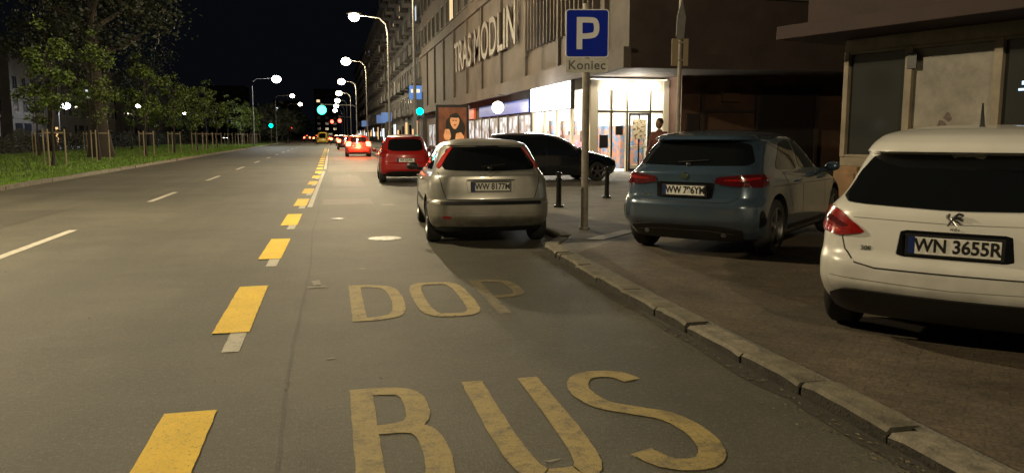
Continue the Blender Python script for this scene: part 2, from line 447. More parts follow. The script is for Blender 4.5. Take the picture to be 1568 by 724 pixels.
def sides(y0,B,L,k=1,bz=1.0):
    return {'rear_side_window':[(y0,bz+.02),(y0+.10,bz+.12),(y0+.42,1.285*k),(y0+.60,1.315*k),(B-.03,1.325*k),(B-.03,bz)],
            'front_side_window':[(B+.05,bz),(B+.05,1.325*k),(L-2.15,1.315*k),(L-1.95,1.28*k),(L-1.33,bz-.005)]}
P_silver=pm('silver_paint',(.36,.35,.32),.34,metal=.6,coat=.6,noise=(2.5,.14),dirt=1.2)
P_shade=pm('crease_shade',(.20,.19,.175),.4)  # shade along body creases put into a darker line colour
P_grey=pm('grey_blue_paint',(.050,.082,.122),.25,metal=.35,coat=1,noise=(2,.1),dirt=.7)
P_white=pm('white_paint_car',(.64,.63,.59),.32,coat=.7,noise=(1.8,.06),dirt=.9)
P_red=pm('red_paint',(.28,.010,.010),.3,coat=.8)
P_black=pm('black_paint',(.006,.008,.012),.2,coat=1)
P_orange=pm('red_orange_paint',(.35,.035,.02),.3,coat=.6)
P_yel=pm('yellow_paint_van',(.75,.45,.03),.35,coat=.5)

def badge(z,r=.04):
    def f(root,proj):
        c,_=proj(0,z,0,.0);b=MB()
        b.tube([(0,c.y-.012,z),(0,c.y+.01,z)],[r*.9,r],n=20);b.build('badge',[M_chr],root,smooth=True)
    return f
def lion(z):
    def f(root,proj):
        c,_=proj(0,z,0,.0);b=MB();y=c.y
        S_=[[(-.045,-.04),(-.028,-.01),(-.01,.018),(.012,.04),(.03,.036),(.042,.028)],[(-.005,.018),(.02,.014),(.042,.0)],[(-.018,.0),(.012,-.010),(.038,-.03)],[(-.018,-.008),(.0,-.035),(.016,-.048)],[(-.025,.0),(-.042,.018),(-.038,.038)]]
        for s_ in S_: b.tube([(x,y-.004,z+zz) for x,zz in s_],[.008]*len(s_),n=6)
        b.build('lion_badge',[pm('badge_grey',(.10,.10,.10),.3,metal=.8)],root,smooth=True)
    return f
def wiper(z,l=.34,x0=.0):
    def f(root,proj):
        b=MB();P=[]
        for i in range(8):
            x=x0-l/2+l*i/7+.05
            c,_=proj(x,z+.004*i,0,.022);P.append(tuple(c))
        b.tube(P,[.009]*8,n=6);c,_=proj(x0,z-.015,0,.01);b.ell(tuple(c),(.035,.025,.025));b.build('rear_wiper',[M_blk],root,smooth=True)
    return f
def antenna(y,zt,h=.16,x=0):
    def f(root,proj):
        b=MB()
        b.tube([(x,y,zt-.05),(x,y+.0,zt),(x,y-.06,zt+h)],[.03,.018,.006],n=8);b.build('roof_antenna',[M_blk],root,smooth=True)
    return f
def exhaust(x,z,dual=False):
    def f(root,proj):
        b=MB()
        for xx in ((x,-x) if dual else (x,)):
            c,_=proj(xx,z+.03,0,0);b.tube([(xx,c.y-.02,z),(xx,c.y+.25,z)],[.028,.028],n=14)
        b.build('exhaust',[M_rim],root,smooth=True)
    return f
def label(t,x,z,size=.035,mat=None):
    def f(root,proj):
        c,_=proj(x,z,0,.004);text('model_lettering',t,size,mat or M_chr,root,tuple(c),(math.pi/2,0,math.atan2(.10*x*2,1)),extr=.002)
    return f

# --- white hatchback (right foreground)
S=hull(4.25,1.50,.90,[(.2,.24),(.32,.09),(.45,.0),(.56,.0),(.60,.02),(.64,.055),(.78,.075),(.90,.10),(.965,.14),(1.0,.18),(1.27,.40),(1.295,.42),(1.315,.31),(1.35,.33),(1.42,.46),(1.465,.70),(1.50,1.2)],gh=.03)
S.update(paint=P_white,side=sides(.85,1.72,4.25,1.03),wind=[(-.62,1.0),(.62,1.0),(.50,1.34),(-.50,1.34)],B=1.72,rr=.30,bow=.11,skirt=.24,plate=('WN 3655R',.725,.004),psx=.88)
S['patch']=[('rear_window',[(-.68,.965),(0,.945),(.68,.965),(.735,1.00),(.66,1.17),(.575,1.285),(0,1.295),(-.575,1.285),(-.66,1.17),(-.735,1.00)],0,M_cglass,dict(off=.008,q=.1)),
 ('tail_light',[(.47,.775),(.53,.83),(.66,.905),(.84,.935),(1.02,.91),(1.0,.86),(.90,.765),(.62,.745)],42,M_red,dict(off=.016,mirror=True,cell=.035,q=.12)),
 ('tail_light_strip',[(.57,.815),(.72,.87),(.92,.885),(.90,.855),(.74,.835),(.62,.80)],42,M_dred,dict(off=.020,mirror=True,cell=.035,q=.12)),
 ('tail_light_reflector',[(.60,.775),(.74,.805),(.88,.81),(.86,.785),(.64,.762)],42,M_redf,dict(off=.020,mirror=True,cell=.035,q=.12)),
 ('plate_recess',[(-.33,.645),(-.31,.815),(.31,.815),(.33,.645)],0,M_blkg,dict(off=.006,q=.06)),
 ('lower_bumper',[(-.78,.20),(-.76,.345),(-.64,.40),(0,.395),(.64,.40),(.76,.345),(.78,.20)],0,M_blk,dict(off=.012,q=.1))]
S['seam']=[('tailgate_seam',[(-.69,.76),(-.66,.66),(-.58,.58),(-.45,.555),(.45,.555),(.58,.58),(.66,.66),(.69,.76)],0,dict(w=.009)),
 ('tailgate_crease',[(-.62,.875),(0,.865),(.62,.875)],0,dict(w=.004,mat=P_shade)),
 ('bumper_crease',[(-.75,.475),(0,.455),(.75,.475)],0,dict(w=.005,mat=P_shade)),
 ('bumper_seam',[(.98,.75),(1.05,.67),(1.13,.63)],55,dict(mirror=True)),]
S['extra']=[lion(.895),antenna(.95,1.485,x=.02),label('308',-.52,.675,.045,M_rim),label('H D i',0,.835,.022,M_rim)]
PEU=S
# --- grey-blue hatchback
S=hull(4.42,1.49,.91,[(.2,.22),(.34,.07),(.46,.0),(.60,.0),(.66,.03),(.70,.07),(.85,.09),(.98,.09),(1.02,.13),(1.07,.20),(1.325,.47),(1.355,.50),(1.375,.36),(1.41,.40),(1.455,.66),(1.49,1.15)])
S.update(paint=P_grey,side=sides(.90,1.82,4.42,1.03),wind=[(-.66,1.0),(.66,1.0),(.52,1.36),(-.52,1.36)],B=1.82,rr=.30,bow=.12,R=.335,skirt=.22,plate=('WW 796YM',.785,.004),psx=.80)
S['patch']=[('rear_window',[(-.66,1.075),(0,1.065),(.66,1.075),(.71,1.11),(.60,1.33),(0,1.355),(-.60,1.33),(-.71,1.11)],0,M_cglass,dict(off=.006,q=.12)),
 ('tail_light',[(.34,.875),(.36,.945),(.62,.975),(.86,.975),(1.04,.94),(1.02,.90),(.85,.83),(.50,.845)],42,M_dred,dict(off=.014,mirror=True,cell=.035,q=.12)),
 ('tail_light_strip',[(.42,.90),(.44,.92),(.80,.945),(.84,.925),(.60,.90)],42,M_red,dict(off=.018,mirror=True,cell=.035,q=.12)),
 ('plate_recess',[(-.34,.69),(-.36,.88),(.36,.88),(.34,.69)],0,M_blkg,dict(off=.003,q=.06)),
 ('diffuser',[(-.66,.20),(-.70,.35),(-.35,.39),(.35,.39),(.70,.35),(.66,.20)],0,M_blk,dict(off=.010,q=.1)),
 ('side_vent',[(.80,.36),(.80,.56),(.86,.58),(.93,.42)],42,M_blkg,dict(off=.008,mirror=True)),
 ]
S['seam']=[('tailgate_seam',[(-.66,.87),(-.62,.70),(-.52,.655),(.52,.655),(.62,.70),(.66,.87)],0,dict(w=.009)),
 ('chrome_strip',[(-.60,.30),(-.33,.33),(.33,.33),(.60,.30)],0,dict(w=.010,mat=M_rim,off=.014)),
 ('shoulder_crease',[(.6,.83),(3.4,.80)],90,dict(w=.006,mirror=True))]
S['extra']=[badge(.955,.042),wiper(1.09,.36),exhaust(.48,.28,True),label('A 200',-.50,.72,.05)]
MER=S
# --- silver hatchback
S=hull(4.15,1.45,.86,[(.2,.20),(.30,.08),(.42,.0),(.585,.0),(.60,.04),(.64,.075),(.8,.09),(.95,.11),(1.01,.17),(1.30,.42),(1.345,.45),(1.36,.40),(1.40,.50),(1.43,.75),(1.45,1.1)])
S.update(paint=P_silver,side=sides(.66,1.55,4.15),wind=[(-.62,1.0),(.62,1.0),(.5,1.33),(-.5,1.33)],B=1.55,rr=.27,bow=.10,R=.305,wr=.74,skirt=.26,plate=('WW 8177M',.81,.004),psx=.80,mirror=M_blk)
S['patch']=[('rear_window',[(-.61,1.03),(0,1.01),(.61,1.03),(.635,1.07),(.565,1.325),(0,1.345),(-.565,1.325),(-.635,1.07)],0,M_cglass,dict(off=.006,q=.12)),
 ('tail_light',[(.745,1.07),(.715,1.19),(.665,1.325),(.71,1.33),(.79,1.20),(.84,1.07),(.80,1.04)],28,M_redf,dict(off=.014,mirror=True,cell=.03,q=.14)),
 ('rub_strip',[(-.68,.572),(-.68,.602),(.68,.602),(.68,.572)],0,M_blk,dict(off=.018,q=.05,cell=.04)),
 ('plate_handle',[(-.33,.885),(-.33,.91),(.33,.91),(.33,.885)],0,M_blk,dict(off=.012)),
 ('fog_lamp',[(-.66,.385),(-.66,.425),(-.54,.42),(-.54,.385)],0,M_red,dict(off=.008)),
 ('lower_bumper',[(-.70,.20),(-.70,.27),(0,.27),(.70,.27),(.70,.20)],0,M_blk,dict(off=.008,q=.1)),
 ('fuel_cap',[(.80,.86),(.80,1.0),(.94,1.0),(.94,.86)],90,P_silver,dict(off=.003))]
S['seam']=[('tailgate_seam',[(-.70,1.0),(-.65,.78),(-.60,.64),(.60,.64),(.65,.78),(.70,1.0)],0,dict(w=.010)),
 ('plate_recess_edge',[(-.31,.73),(-.335,.88),(.335,.88),(.31,.73),(-.31,.73)],0,dict(w=.006,mat=P_shade)),
 ('bumper_line',[(-.7,.46),(0,.45),(.7,.46)],0,dict(w=.006,mat=P_shade)),
 ('side_strip',[(.35,.585),(.46,.585)],90,dict(w=.03,mirror=True,off=.01)),
 ('side_strip_2',[(1.15,.56),(3.0,.56)],90,dict(w=.035,mirror=True,off=.01))]
S['extra']=[badge(.965,.035),wiper(1.06,.32)]
FOC=S
def generic(L,H,hw,paint,tall=1.0,lit=False,plate=None,hl=None,tl='v'):
    k=H/1.44
    S=hull(L,H,hw,[(.2,.2),(.32,.07),(.45,0),(.6,.0),(.66,.05),(.9,.08),(1.0,.13),(1.30*k,.30),(1.345*k,.33),(1.365*k,.26),(1.40*k,.42),(H,.95)])
    S.update(paint=paint,side=sides(.6,(L-.85)/2,L,k),wind=[(-.6,1.0),(.6,1.0),(.48,1.33*k),(-.48,1.33*k)],B=(L-.85)/2,R=.30,wr=.72,skirt=.28,hl=hl or M_clear)
    if plate: S['plate']=plate
    tm=M_redon if lit else M_red
    S['patch']=[('rear_window',[(-.56,1.0),(.56,1.0),(.50,1.31*k),(-.50,1.31*k)],0,M_cglass,dict(q=.14)),
     ('tail_light',[(.50,.74),(.50,1.05),(.80,1.06),(.90,.92),(.86,.74)] if lit else [(.60,.80),(.58,1.02),(.80,1.04),(.86,.92),(.84,.80)],30,tm,dict(off=.014,mirror=True)),
     ('lower_bumper',[(-.6,.22),(-.6,.38),(.6,.38),(.6,.22)],0,M_blk,dict(off=.01))]
    if lit: S['patch'].append(('brake_light',[(-.2,1.325*k),(.2,1.325*k),(.2,1.36*k),(-.2,1.36*k)],0,M_redon,dict(off=.02)))
    return S
def ptlight(name,loc,p,c,r=.15,parent=None):
    l=D.lights.new(name,'POINT');l.energy=p;l.color=c;l.shadow_soft_size=r;o=D.objects.new(name,l);link(o,parent);o.location=loc;return o
Z_P=.07
car('parked_car',(3.755,4.12,Z_P+.004),49,PEU)
car('parked_car',(3.98,8.52,Z_P+.004),48,MER)
car('parked_car',(2.10,10.35,0),3.5,FOC)
car('parked_car',(2.30,24.8,0),1.5,generic(3.7,1.52,.82,P_red,plate=('WI 5243L',.72,.004)))
car('parked_car',(4.60,23.9,Z_P),84,generic(4.3,1.50,.88,P_black))
c_=car('driving_car',(1.9,55,0),0,generic(4.1,1.5,.87,P_orange,lit=True),detail=1)
ptlight('tail_glow',(0,-.45,.85),420,(1,.10,.03),.2,c_)
car('yellow_van',(-1.2,135,0),0,generic(4.6,1.95,.95,P_yel),detail=1)
for x,y in ((1.6,84),(1.7,112),(-2.6,170),(.6,150),(-5.4,200),(.9,128)):
    c_=car('driving_car',(x,y,0),0,generic(4.2,1.48,.88,P_black,lit=True),detail=1)
    if y<100: ptlight('tail_glow',(0,-.5,.85),260,(1,.08,.03),.2,c_)
for x,y in ((-29,150),(-31.5,190),(-28.5,240)):
    car('driving_car',(x,y,0),180,generic(4.2,1.48,.88,P_black,hl=M_hl),detail=1)
for x,y,p in ((-34.6,76,P_grey),(-34.6,84,P_black),(-34.6,92,P_silver),(-34.6,104,P_black)):
    car('parked_car',(x,y,0),4,generic(4.2,1.48,.88,p),detail=1)

# ---------------------------------------------------------------- ground
def sheet(name,pts,z,mat):
    b=MB();b.quad(*[(x,y,z) for x,y in pts]);return b.build(name,[mat])
sheet('ground',[(-900,-300),(900,-300),(900,1500),(-900,1500)],-.012,M_ground)
sheet('road',[(-8.75,-40),(3.2,-40),(3.2,600),(-8.75,600)],0,M_as)
sheet('road',[(-36,-40),(-26,-40),(-26,600),(-36,600)],0,M_as)
sheet('parking_bay_surface',[(-.1,33),(2.9,33),(2.9,75),(-.1,75)],.004,M_as2)
sheet('asphalt_patch',[(.05,23.5),(1.0,23.5),(1.0,30),(.05,30)],.008,M_as2)
sheet('asphalt_patch',[(-.2,17.5),(.9,17.5),(.9,19),(-.2,19)],.004,M_as2)
sheet('asphalt_patch',[(-7.2,13.2),(-5.3,13.0),(-5.2,17.5),(-7.1,17.6)],.003,M_asp)
# sealed joint between bus bay and lane, slightly wavering
b=MB();RJ=random.Random(5);px_=-.28;yj=1.5
for i in range(110):
    nx=-.28+.02*math.sin(yj*.9)+RJ.uniform(-.006,.006);b.quad((px_-.010,yj,.0035),(px_+.010,yj,.0035),(nx+.010,yj+.25,.0035),(nx-.010,yj+.25,.0035));px_=nx;yj+=.25
b.build('asphalt_joint',[asphalt('tar_joint',(.050,.047,.038))])
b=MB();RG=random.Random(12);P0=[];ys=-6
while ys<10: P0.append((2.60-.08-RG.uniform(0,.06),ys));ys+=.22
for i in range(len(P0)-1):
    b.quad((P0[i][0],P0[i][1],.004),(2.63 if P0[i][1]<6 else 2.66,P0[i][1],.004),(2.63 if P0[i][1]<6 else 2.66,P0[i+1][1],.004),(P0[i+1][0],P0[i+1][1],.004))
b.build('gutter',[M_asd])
pav=[(2.76,-8),(2.76,6),(2.82,9.2),(2.88,9.95),(3.30,10.7),(3.30,600),(60,600),(60,-8)]
sheet('pavement',pav,Z_P,M_slab)
sheet('brick_paving',[(2.84,-8),(2.84,6),(2.90,9.1),(6.4,13.2),(20,13.2),(20,-8)],Z_P+.004,M_brickp)
sheet('pavement',[(-40,-40),(-36.2,-40),(-36.2,600),(-40,600)],.07,M_slab)
b=MB();RK=random.Random(3)
def stones(p,q,step,w=.19,h=.085,gap=.012):
    p=Vector(p);q=Vector(q);d=(q-p);Ln=d.length;d/=Ln;nrm=Vector((d.y,-d.x));s=0
    while s<Ln-.05:
        l=min(step*RK.uniform(.8,1.15),Ln-s);a=p+d*(s+gap);c=p+d*(s+l-gap);j=RK.uniform(-.018,.018);hz=h+RK.uniform(-.012,.010);tn=RK.choice((0,0,1))
        A=a+nrm*j;B=c+nrm*(j+RK.uniform(-.015,.015));ch=.022
        rings=[]
        m_=6;
        for t in range(m_+1):
            P_=A.lerp(B,t/m_);e_=.012 if t in (0,m_) else 0;rr_=RK.uniform(-.006,.006)
            rings.append(len(b.v))
            for (o,z) in ((0+rr_,-.05),(0+rr_,hz-ch-e_),(ch+rr_,hz-e_),(w,hz-e_),(w,-.05)):
                X=P_+nrm*o;b.v.append((X.x,X.y,z+ (RK.uniform(-.002,.002) if z>0 else 0)))
        for t in range(m_):
            r0,r1=rings[t],rings[t+1]
            for i in range(4):
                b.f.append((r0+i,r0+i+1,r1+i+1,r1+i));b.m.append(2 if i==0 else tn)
        r0=rings[0];r1=rings[-1]
        b.f.append((r0+4,r0+3,r0+2,r0+1,r0));b.m.append(2);b.f.append((r1,r1+1,r1+2,r1+3,r1+4));b.m.append(2)
        s+=l
stones((2.60,-6),(2.60,6),.80);stones((2.60,6),(2.66,9.2),.75);stones((2.66,9.2),(2.72,9.98),.75)
stones((2.72,10.0),(3.14,10.70),.42);stones((3.14,10.74),(3.14,140),1.0)
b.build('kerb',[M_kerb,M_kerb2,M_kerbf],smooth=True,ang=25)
b=MB();stones((-8.95,0),(-8.95,160),1.0,.16,.12);b.build('kerb',[M_kerb2,M_kerb2,M_kerb])
sheet('grass',[(-26,-40),(-8.8,-40),(-8.8,600),(-26,600)],.075,M_grass)
b=MB()
for i in range(42000):
    y=18+R.random()**1.7*110;x=-8.95-R.random()**1.4*14
    hgt=R.uniform(.04,.13);a=R.uniform(0,6.28);w=R.uniform(.01,.03)*(1+y/60);dx,dy=math.cos(a)*w,math.sin(a)*w
    lx,ly=R.uniform(-.04,.04),R.uniform(-.04,.04)
    b.quad((x-dx,y-dy,.07),(x+dx,y+dy,.07),(x+lx,y+ly,.07+hgt))
b.build('grass_blades',[M_blade])
# markings
b=MB()
def xl(y): return -.78 if y<8 else -.78+min(.30,(y-8)*.0125)
def rough_quad(b,x0,x1,w,y0,y1,z,n=22,amp=.003):
    L_=[];R_=[]
    for i in range(n+1):
        t=i/n;xc=x0+(x1-x0)*t;y=y0+(y1-y0)*t
        L_.append((xc-w/2+R.uniform(-amp,amp),y+(R.uniform(-.01,.01) if i in (0,n) else 0)));R_.append((xc+w/2+R.uniform(-amp,amp),y+(R.uniform(-.01,.01) if i in (0,n) else 0)))
    for i in range(n): b.quad((*L_[i],z),(*R_[i],z),(*R_[i+1],z),(*L_[i+1],z))
y=2.5
while y<95:
    rough_quad(b,xl(y),xl(y+1.92),.27,y,y+1.92,.008);y+=3.7
b.build('lane_marking_yellow',[M_yel])
b=MB();y=1.95+3.7
while y<32:
    rough_quad(b,xl(y)+.06,xl(y+2.4)+.06,.12,y,y+2.4,.004);y+=3.7
b.quad((-.50,17,.0045),(-.40,17,.0045),(-.22,34,.0045),(-.32,34,.0045))
b.quad((-.30,36,.0045),(-.18,36,.0045),(-.1,90,.0045),(-.22,90,.0045))
b.build('lane_marking_white',[M_wht])
b=MB()
for y in (10.6,19.2,27.8,36.4,45,53.6,62.2,70.8,79.4,88,100,112,124):
    rough_quad(b,-4.02,-4.02,.13,y,y+3.1,.004)
b.build('lane_marking_white',[M_wht])
b=MB();b.quad((3.40,10.30,Z_P+.008),(3.62,10.20,Z_P+.008),(4.5,11.05,Z_P+.008),(4.28,11.15,Z_P+.008));b.build('parking_line',[asphalt('white_paint_bay',ASB,(.70,.66,.58),(.25,.38),12)])
def strip(bb,pts,w,z,sm=3):
    P=[Vector(p) for p in (chaikin(pts,sm,False) if sm else pts)]
    Q=[P[0]]
    for p in P[1:]:
        n_=max(1,int((p-Q[-1]).length/.08));s0=Q[-1]
        for i in range(1,n_+1): Q.append(s0.lerp(p,i/n_))
    P=Q;k=len(bb.v)
    for i,p in enumerate(P):
        t=(P[min(i+1,len(P)-1)]-P[max(i-1,0)]).normalized();n_=Vector((-t.y,t.x))*(w/2)
        for s_ in (1,-1):
            jt=1+R.uniform(-.05,.05);bb.v.append((p.x+n_.x*s_*jt,p.y+n_.y*s_*jt,z))
    for i in range(len(P)-1): bb.f.append((k+2*i,k+2*i+1,k+2*i+3,k+2*i+2));bb.m.append(0)
def letters(name,spec,y0,y1,w,mat):
    bb=MB();z=.004
    for ch,x0,x1 in spec:
        h=w/2;G=lambda a,c:(x0+h+(x1-x0-w)*a,y0+h+(y1-y0-w)*c);e=h/(y1-y0-w)
        T={'D':[([(0,-e),(0,1+e)],0),([(-.0,1),(.45,1),(1,.9),(1,.1),(.45,0),(0,0)],3)],
           'O':[([(.5,1),(.95,.98),(1,.5),(.95,.02),(.5,0)],3),([(.5,1),(.05,.98),(0,.5),(.05,.02),(.5,0)],3)],
           'P':[([(0,-e),(0,1+e)],0),([(0,1),(.5,1),(1,.95),(1,.5),(.5,.45),(0,.45)],3)],
           'B':[([(0,-e),(0,1+e)],0),([(0,1),(.5,1),(.92,.95),(.92,.6),(.5,.54),(0,.54)],3),([(.3,.54),(.6,.54),(1,.5),(1,.04),(.5,0),(0,0)],3)],
           'U':[([(0,1+e),(0,.35),(.1,0),(.5,-.0),(.9,0),(1,.35),(1,1+e)],3)],
           'S':[([(1,.9),(.85,1.02),(.25,1.03),(-.05,.85),(.05,.62),(.5,.52),(.95,.42),(1.05,.16),(.75,-.03),(.2,-.02),(0,.12)],3)]}
        for pts,sm in T[ch]:
            z+=.0003;strip(bb,[G(*p) for p in pts],w,z,sm)
    bb.build(name,[mat])
letters('road_lettering_dop',[('D',.14,.62),('O',.70,1.26)],6.38,7.95,.115,M_oldy)
letters('road_lettering_dop',[('P',1.36,1.80)],6.40,7.95,.105,M_oldy2)
letters('road_lettering_bus',[('B',.07,.52),('U',.74,1.22),('S',1.34,1.84)],3.15,4.62,.13,M_oldy)
b=MB();b.tube([(.74,11.55,.001),(.74,11.55,.007)],[.24,.24],n=36);b.tube([(.74,11.55,.0),(.74,11.55,.010)],[.20,.20],n=32)
b.build('manhole_cover',[pm('cast_iron',(.17,.16,.135),.55,noise=(14,.8))])
b=MB();b.tube([(.1,14.5,.001),(.1,14.5,.008)],[.12,.12],n=20);b.build('manhole_cover',[pm('cast_iron_dark',(.05,.045,.04),.55)])
b=MB()
for (x,y,w,l) in ((-.25,7.9,.20,.10),(-.20,8.05,.07,.30),(-.05,5.3,.05,.05),(.95,3.35,.07,.03),(1.05,17,.3,.5),(.3,8.9,.05,.1),(-1.9,4.6,.05,.04)):
    b.quad((x,y,.0042+len(b.f)*.0003),(x+w,y+.03,.0042+len(b.f)*.0003),(x+w*.8,y+l,.0042+len(b.f)*.0003),(x-.03,y+l*.8,.0042+len(b.f)*.0003))
b.build('paint_scraps',[asphalt('scrap_paint',ASB,(.28,.25,.20),(.35,.6),20)])
b=MB();RL=random.Random(77)
for i in range(420):
    if i<300: x=2.56-abs(RL.gauss(0,.10));y=RL.uniform(2,10);z=.010
    elif i<360: x=RL.uniform(-6,2.4);y=RL.uniform(2.2,18);z=.006
    else: x=RL.uniform(3,7);y=RL.uniform(2,10);z=Z_P+.012
    s=RL.uniform(.008,.020);a=RL.uniform(0,6.3);u=(math.cos(a)*s,math.sin(a)*s);v_=(-u[1]*.5,u[0]*.5)
    b.quad((x-u[0],y-u[1],z),(x+v_[0],y+v_[1],z+.006),(x+u[0],y+u[1],z+.002),(x-v_[0],y-v_[1],z+.004))
b.build('leaf_litter',[pm('dry_leaf',(.13,.10,.055),.8,noise=(9,.7))])

# ---------------------------------------------------------------- signs & furniture
e=empty('parking_sign',(3.78,11.5,Z_P))
b=MB();b.tube([(0,0,0),(0,0,3.36)],[.055,.055],n=16);b.tube([(0,0,0),(0,0,.03)],[.09,.08],n=16)
for z in (2.84,3.11,2.48): b.box(-.08,.08,-.075,.06,z,z+.03)
b.build('pole',[M_pole],e,smooth=True)
def rplate(name,w,h,z,mat,y,t,r,parent,ra=0):
    P=[]
    for cx,cz,a0 in ((w/2-r,h/2-r,0),(-w/2+r,h/2-r,90),(-w/2+r,-h/2+r,180),(w/2-r,-h/2+r,270)):
        for i in range(7):
            a=math.radians(a0+15*i);P.append((cx+r*math.cos(a),cz+r*math.sin(a)))
    b_=MB();n=len(P);b_.v=[(x,y,z+zz) for x,zz in P]+[(x,y+t,z+zz) for x,zz in P]
    b_.f=[tuple(range(n)),tuple(range(n,2*n))[::-1]]+[(i,n+i,n+(i+1)%n,(i+1)%n) for i in range(n)];b_.m=[0]*len(b_.f)
    return b_.build(name,[mat],parent)
M_sb=pm('sign_blue',(.002,.022,.42),.6,spec=.1);M_sw=pm('sign_white',(.85,.85,.85),.6,spec=.2)
M_swb=pm('plate_backing',(.62,.60,.54),.6,spec=.2,noise=(8,.15))
ZS=2.92
rplate('sign_border',.64,.70,ZS,M_sw,-.092,.012,.05,e);rplate('sign_panel',.61,.67,ZS,M_sb,-.096,.003,.04,e)
bb=MB()
def strip_xz(pts,w,y,sm):
    t_=MB();strip(t_,pts,w,0,sm);o=len(bb.v);bb.v+=[(v[0],y,v[1]) for v in t_.v];bb.f+=[tuple(o+i for i in f) for f in t_.f];bb.m+=[0]*len(t_.f)
RS=R;R=random.Random(1);R.uniform=lambda a,b:0.0
strip_xz([(-.115,ZS-.23),(-.115,ZS+.235)],.085,-.099,0)
strip_xz([(-.115,ZS+.195),(.03,ZS+.195),(.135,ZS+.185),(.14,ZS-.01),(.03,ZS-.04),(-.115,ZS-.04)],.08,-.0995,3)
R=RS
bb.build('letter_p',[M_sw],e)
rplate('koniec_plate',.63,.20,ZS-.465,M_swb,-.092,.012,.03,e)
text('koniec_lettering','Koniec',.185,M_blk,e,(0,-.0945,ZS-.465),(math.pi/2,0,0),extr=.001,offset=.003,spacing=1.08)
e.rotation_euler=(0,0,-math.radians(12))
e=empty('traffic_sign',(5.98,13.0,Z_P),-math.radians(10))
b=MB();b.tube([(0,0,0),(0,0,3.75)],[.035,.035],n=12);b.build('pole',[M_pole],e,smooth=True)
b=MB()
pr=[(-.02,3.05),(-.09,3.12),(-.075,3.45),(0,3.74),(.075,3.45),(.05,3.1)]
b.v=[(x,-.05,z) for x,z in pr]+[(x,-.035,z) for x,z in pr];n=6;b.f=[tuple(range(n)),tuple(range(n,2*n))[::-1]]+[(i,n+i,n+(i+1)%n,(i+1)%n) for i in range(n)];b.m=[0]*8
b.build('edge_on_sign_panel',[M_metal],e)
b=MB();b.box(-.16,-.045,-.06,-.045,2.62,3.08);b.box(.045,.13,-.06,-.045,2.62,3.08);b.box(-.05,.05,-.066,-.061,2.7,2.73);b.box(-.05,.05,-.066,-.061,3.0,3.03);b.build('sign_boards',[pm('sign_back',(.20,.15,.08),.6)],e)
for x,y in ((4.42,15.1),(6.15,17.1)):
    b=MB();b.tube([(0,0,0),(0,0,.04),(0,0,.05),(0,0,.52),(0,0,.53),(0,0,.58),(0,0,.60),(0,0,.68),(0,0,.71)],[.10,.10,.055,.05,.065,.065,.04,.065,.02],n=16)
    b.build('bollard',[M_blkg],smooth=True,loc=(x,y,Z_P))
LAMPC=(1,.82,.51)
def lamp(x,y,dx,pw,H=8.5,white=False,c=LAMPC,lr=.34):
    e=empty('street_lamp',(x,y,Z_P));b=MB();s=1 if dx>0 else -1
    b.tube([(0,0,0),(0,0,1.2),(0,0,1.25),(0,0,H-1.0),(s*.12,0,H-.4),(s*.5,0,H-.05),(dx,0,H+.1)],[.11,.11,.075,.06,.055,.05,.04],n=14)
    b.build('pole',[M_metal],e,smooth=True)
    b=MB();b.ell((dx,0,H+.16),(.45,.20,.10));b.build('luminaire_housing',[M_metal],e,smooth=True)
    b=MB();b.ell((dx,0,H-.05),(lr,lr,lr*.8));b.build('lens',[M_lampw if white else M_lamp],e,smooth=True)
    if pw: ptlight('lamp_light',(dx,0,H-.55),pw,c,.15,e)
PW=4600
lamp(3.62,34.5,-2.0,PW*1.15,H=9);lamp(3.62,49.5,-2.0,PW,lr=.32)
for y in (79,109,139,169,200,235): lamp(3.62,y,-1.9,PW if y<150 else 0,lr=.38+y*.0009)
lamp(-9.4,14,2.4,PW*1.45);lamp(3.5,-9,-1.6,PW*.95)
lamp(-9.4,106,3.0,PW*.6,white=True,c=(.85,.93,1),lr=.55);lamp(-9.4,150,3.0,0,lr=.4);lamp(-9.4,190,3.0,0,lr=.45)
lamp(-36.6,122,1.0,PW*.4,H=5.5,white=True,c=(.9,.95,1),lr=.55);lamp(-36.6,60,1.0,PW*.7,H=6);lamp(-36.6,165,1.0,0,H=7,lr=.4);lamp(-36.6,215,1.0,0,H=7,lr=.45)
e=empty('bus_stop_sign',(3.75,35.5,Z_P));b=MB();b.tube([(0,0,0),(0,0,3.6)],[.035,.035],n=10);b.build('pole',[M_metal],e,smooth=True)
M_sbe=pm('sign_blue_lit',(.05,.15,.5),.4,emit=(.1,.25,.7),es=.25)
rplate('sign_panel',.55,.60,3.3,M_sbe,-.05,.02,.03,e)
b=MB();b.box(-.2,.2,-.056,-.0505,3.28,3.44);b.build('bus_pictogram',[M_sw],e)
def tlight(x,y,arm,z,r=.14,colr=(0,1,.55),H=None):
    e=empty('traffic_light',(x,y,Z_P));b=MB();H=H or z+.4
    if arm: b.tube([(0,0,0),(0,0,H),(arm*.1,0,H+.3),(arm,0,H+.4)],[.1,.08,.07,.05],n=10)
    else: b.tube([(0,0,0),(0,0,H)],[.05,.05],n=10)
    b.build('pole',[M_metal],e,smooth=True);b=MB()
    b.box(arm-.2,arm+.2,-.15,.12,z-.3,z+.95)
    b.build('signal_housing',[M_blk],e,bevel=.03)
    b=MB();b.ell((arm,-.2,z),(r,.08,r));b.build('lit_lens',[emis('signal_lit',colr,14)],e,smooth=True)
tlight(3.9,118,-4.9,5.0,.62,(.03,1,.55));tlight(4.25,38.5,0,2.55,.16);tlight(-9.6,140,0,3.0,.3);tlight(3.9,220,-3.2,5.0,.45,(1,.05,.03));tlight(-9.5,205,0,3.2,.4,(1,.05,.03));tlight(4.2,160,-2.2,4.2,.35,(1,.05,.03))
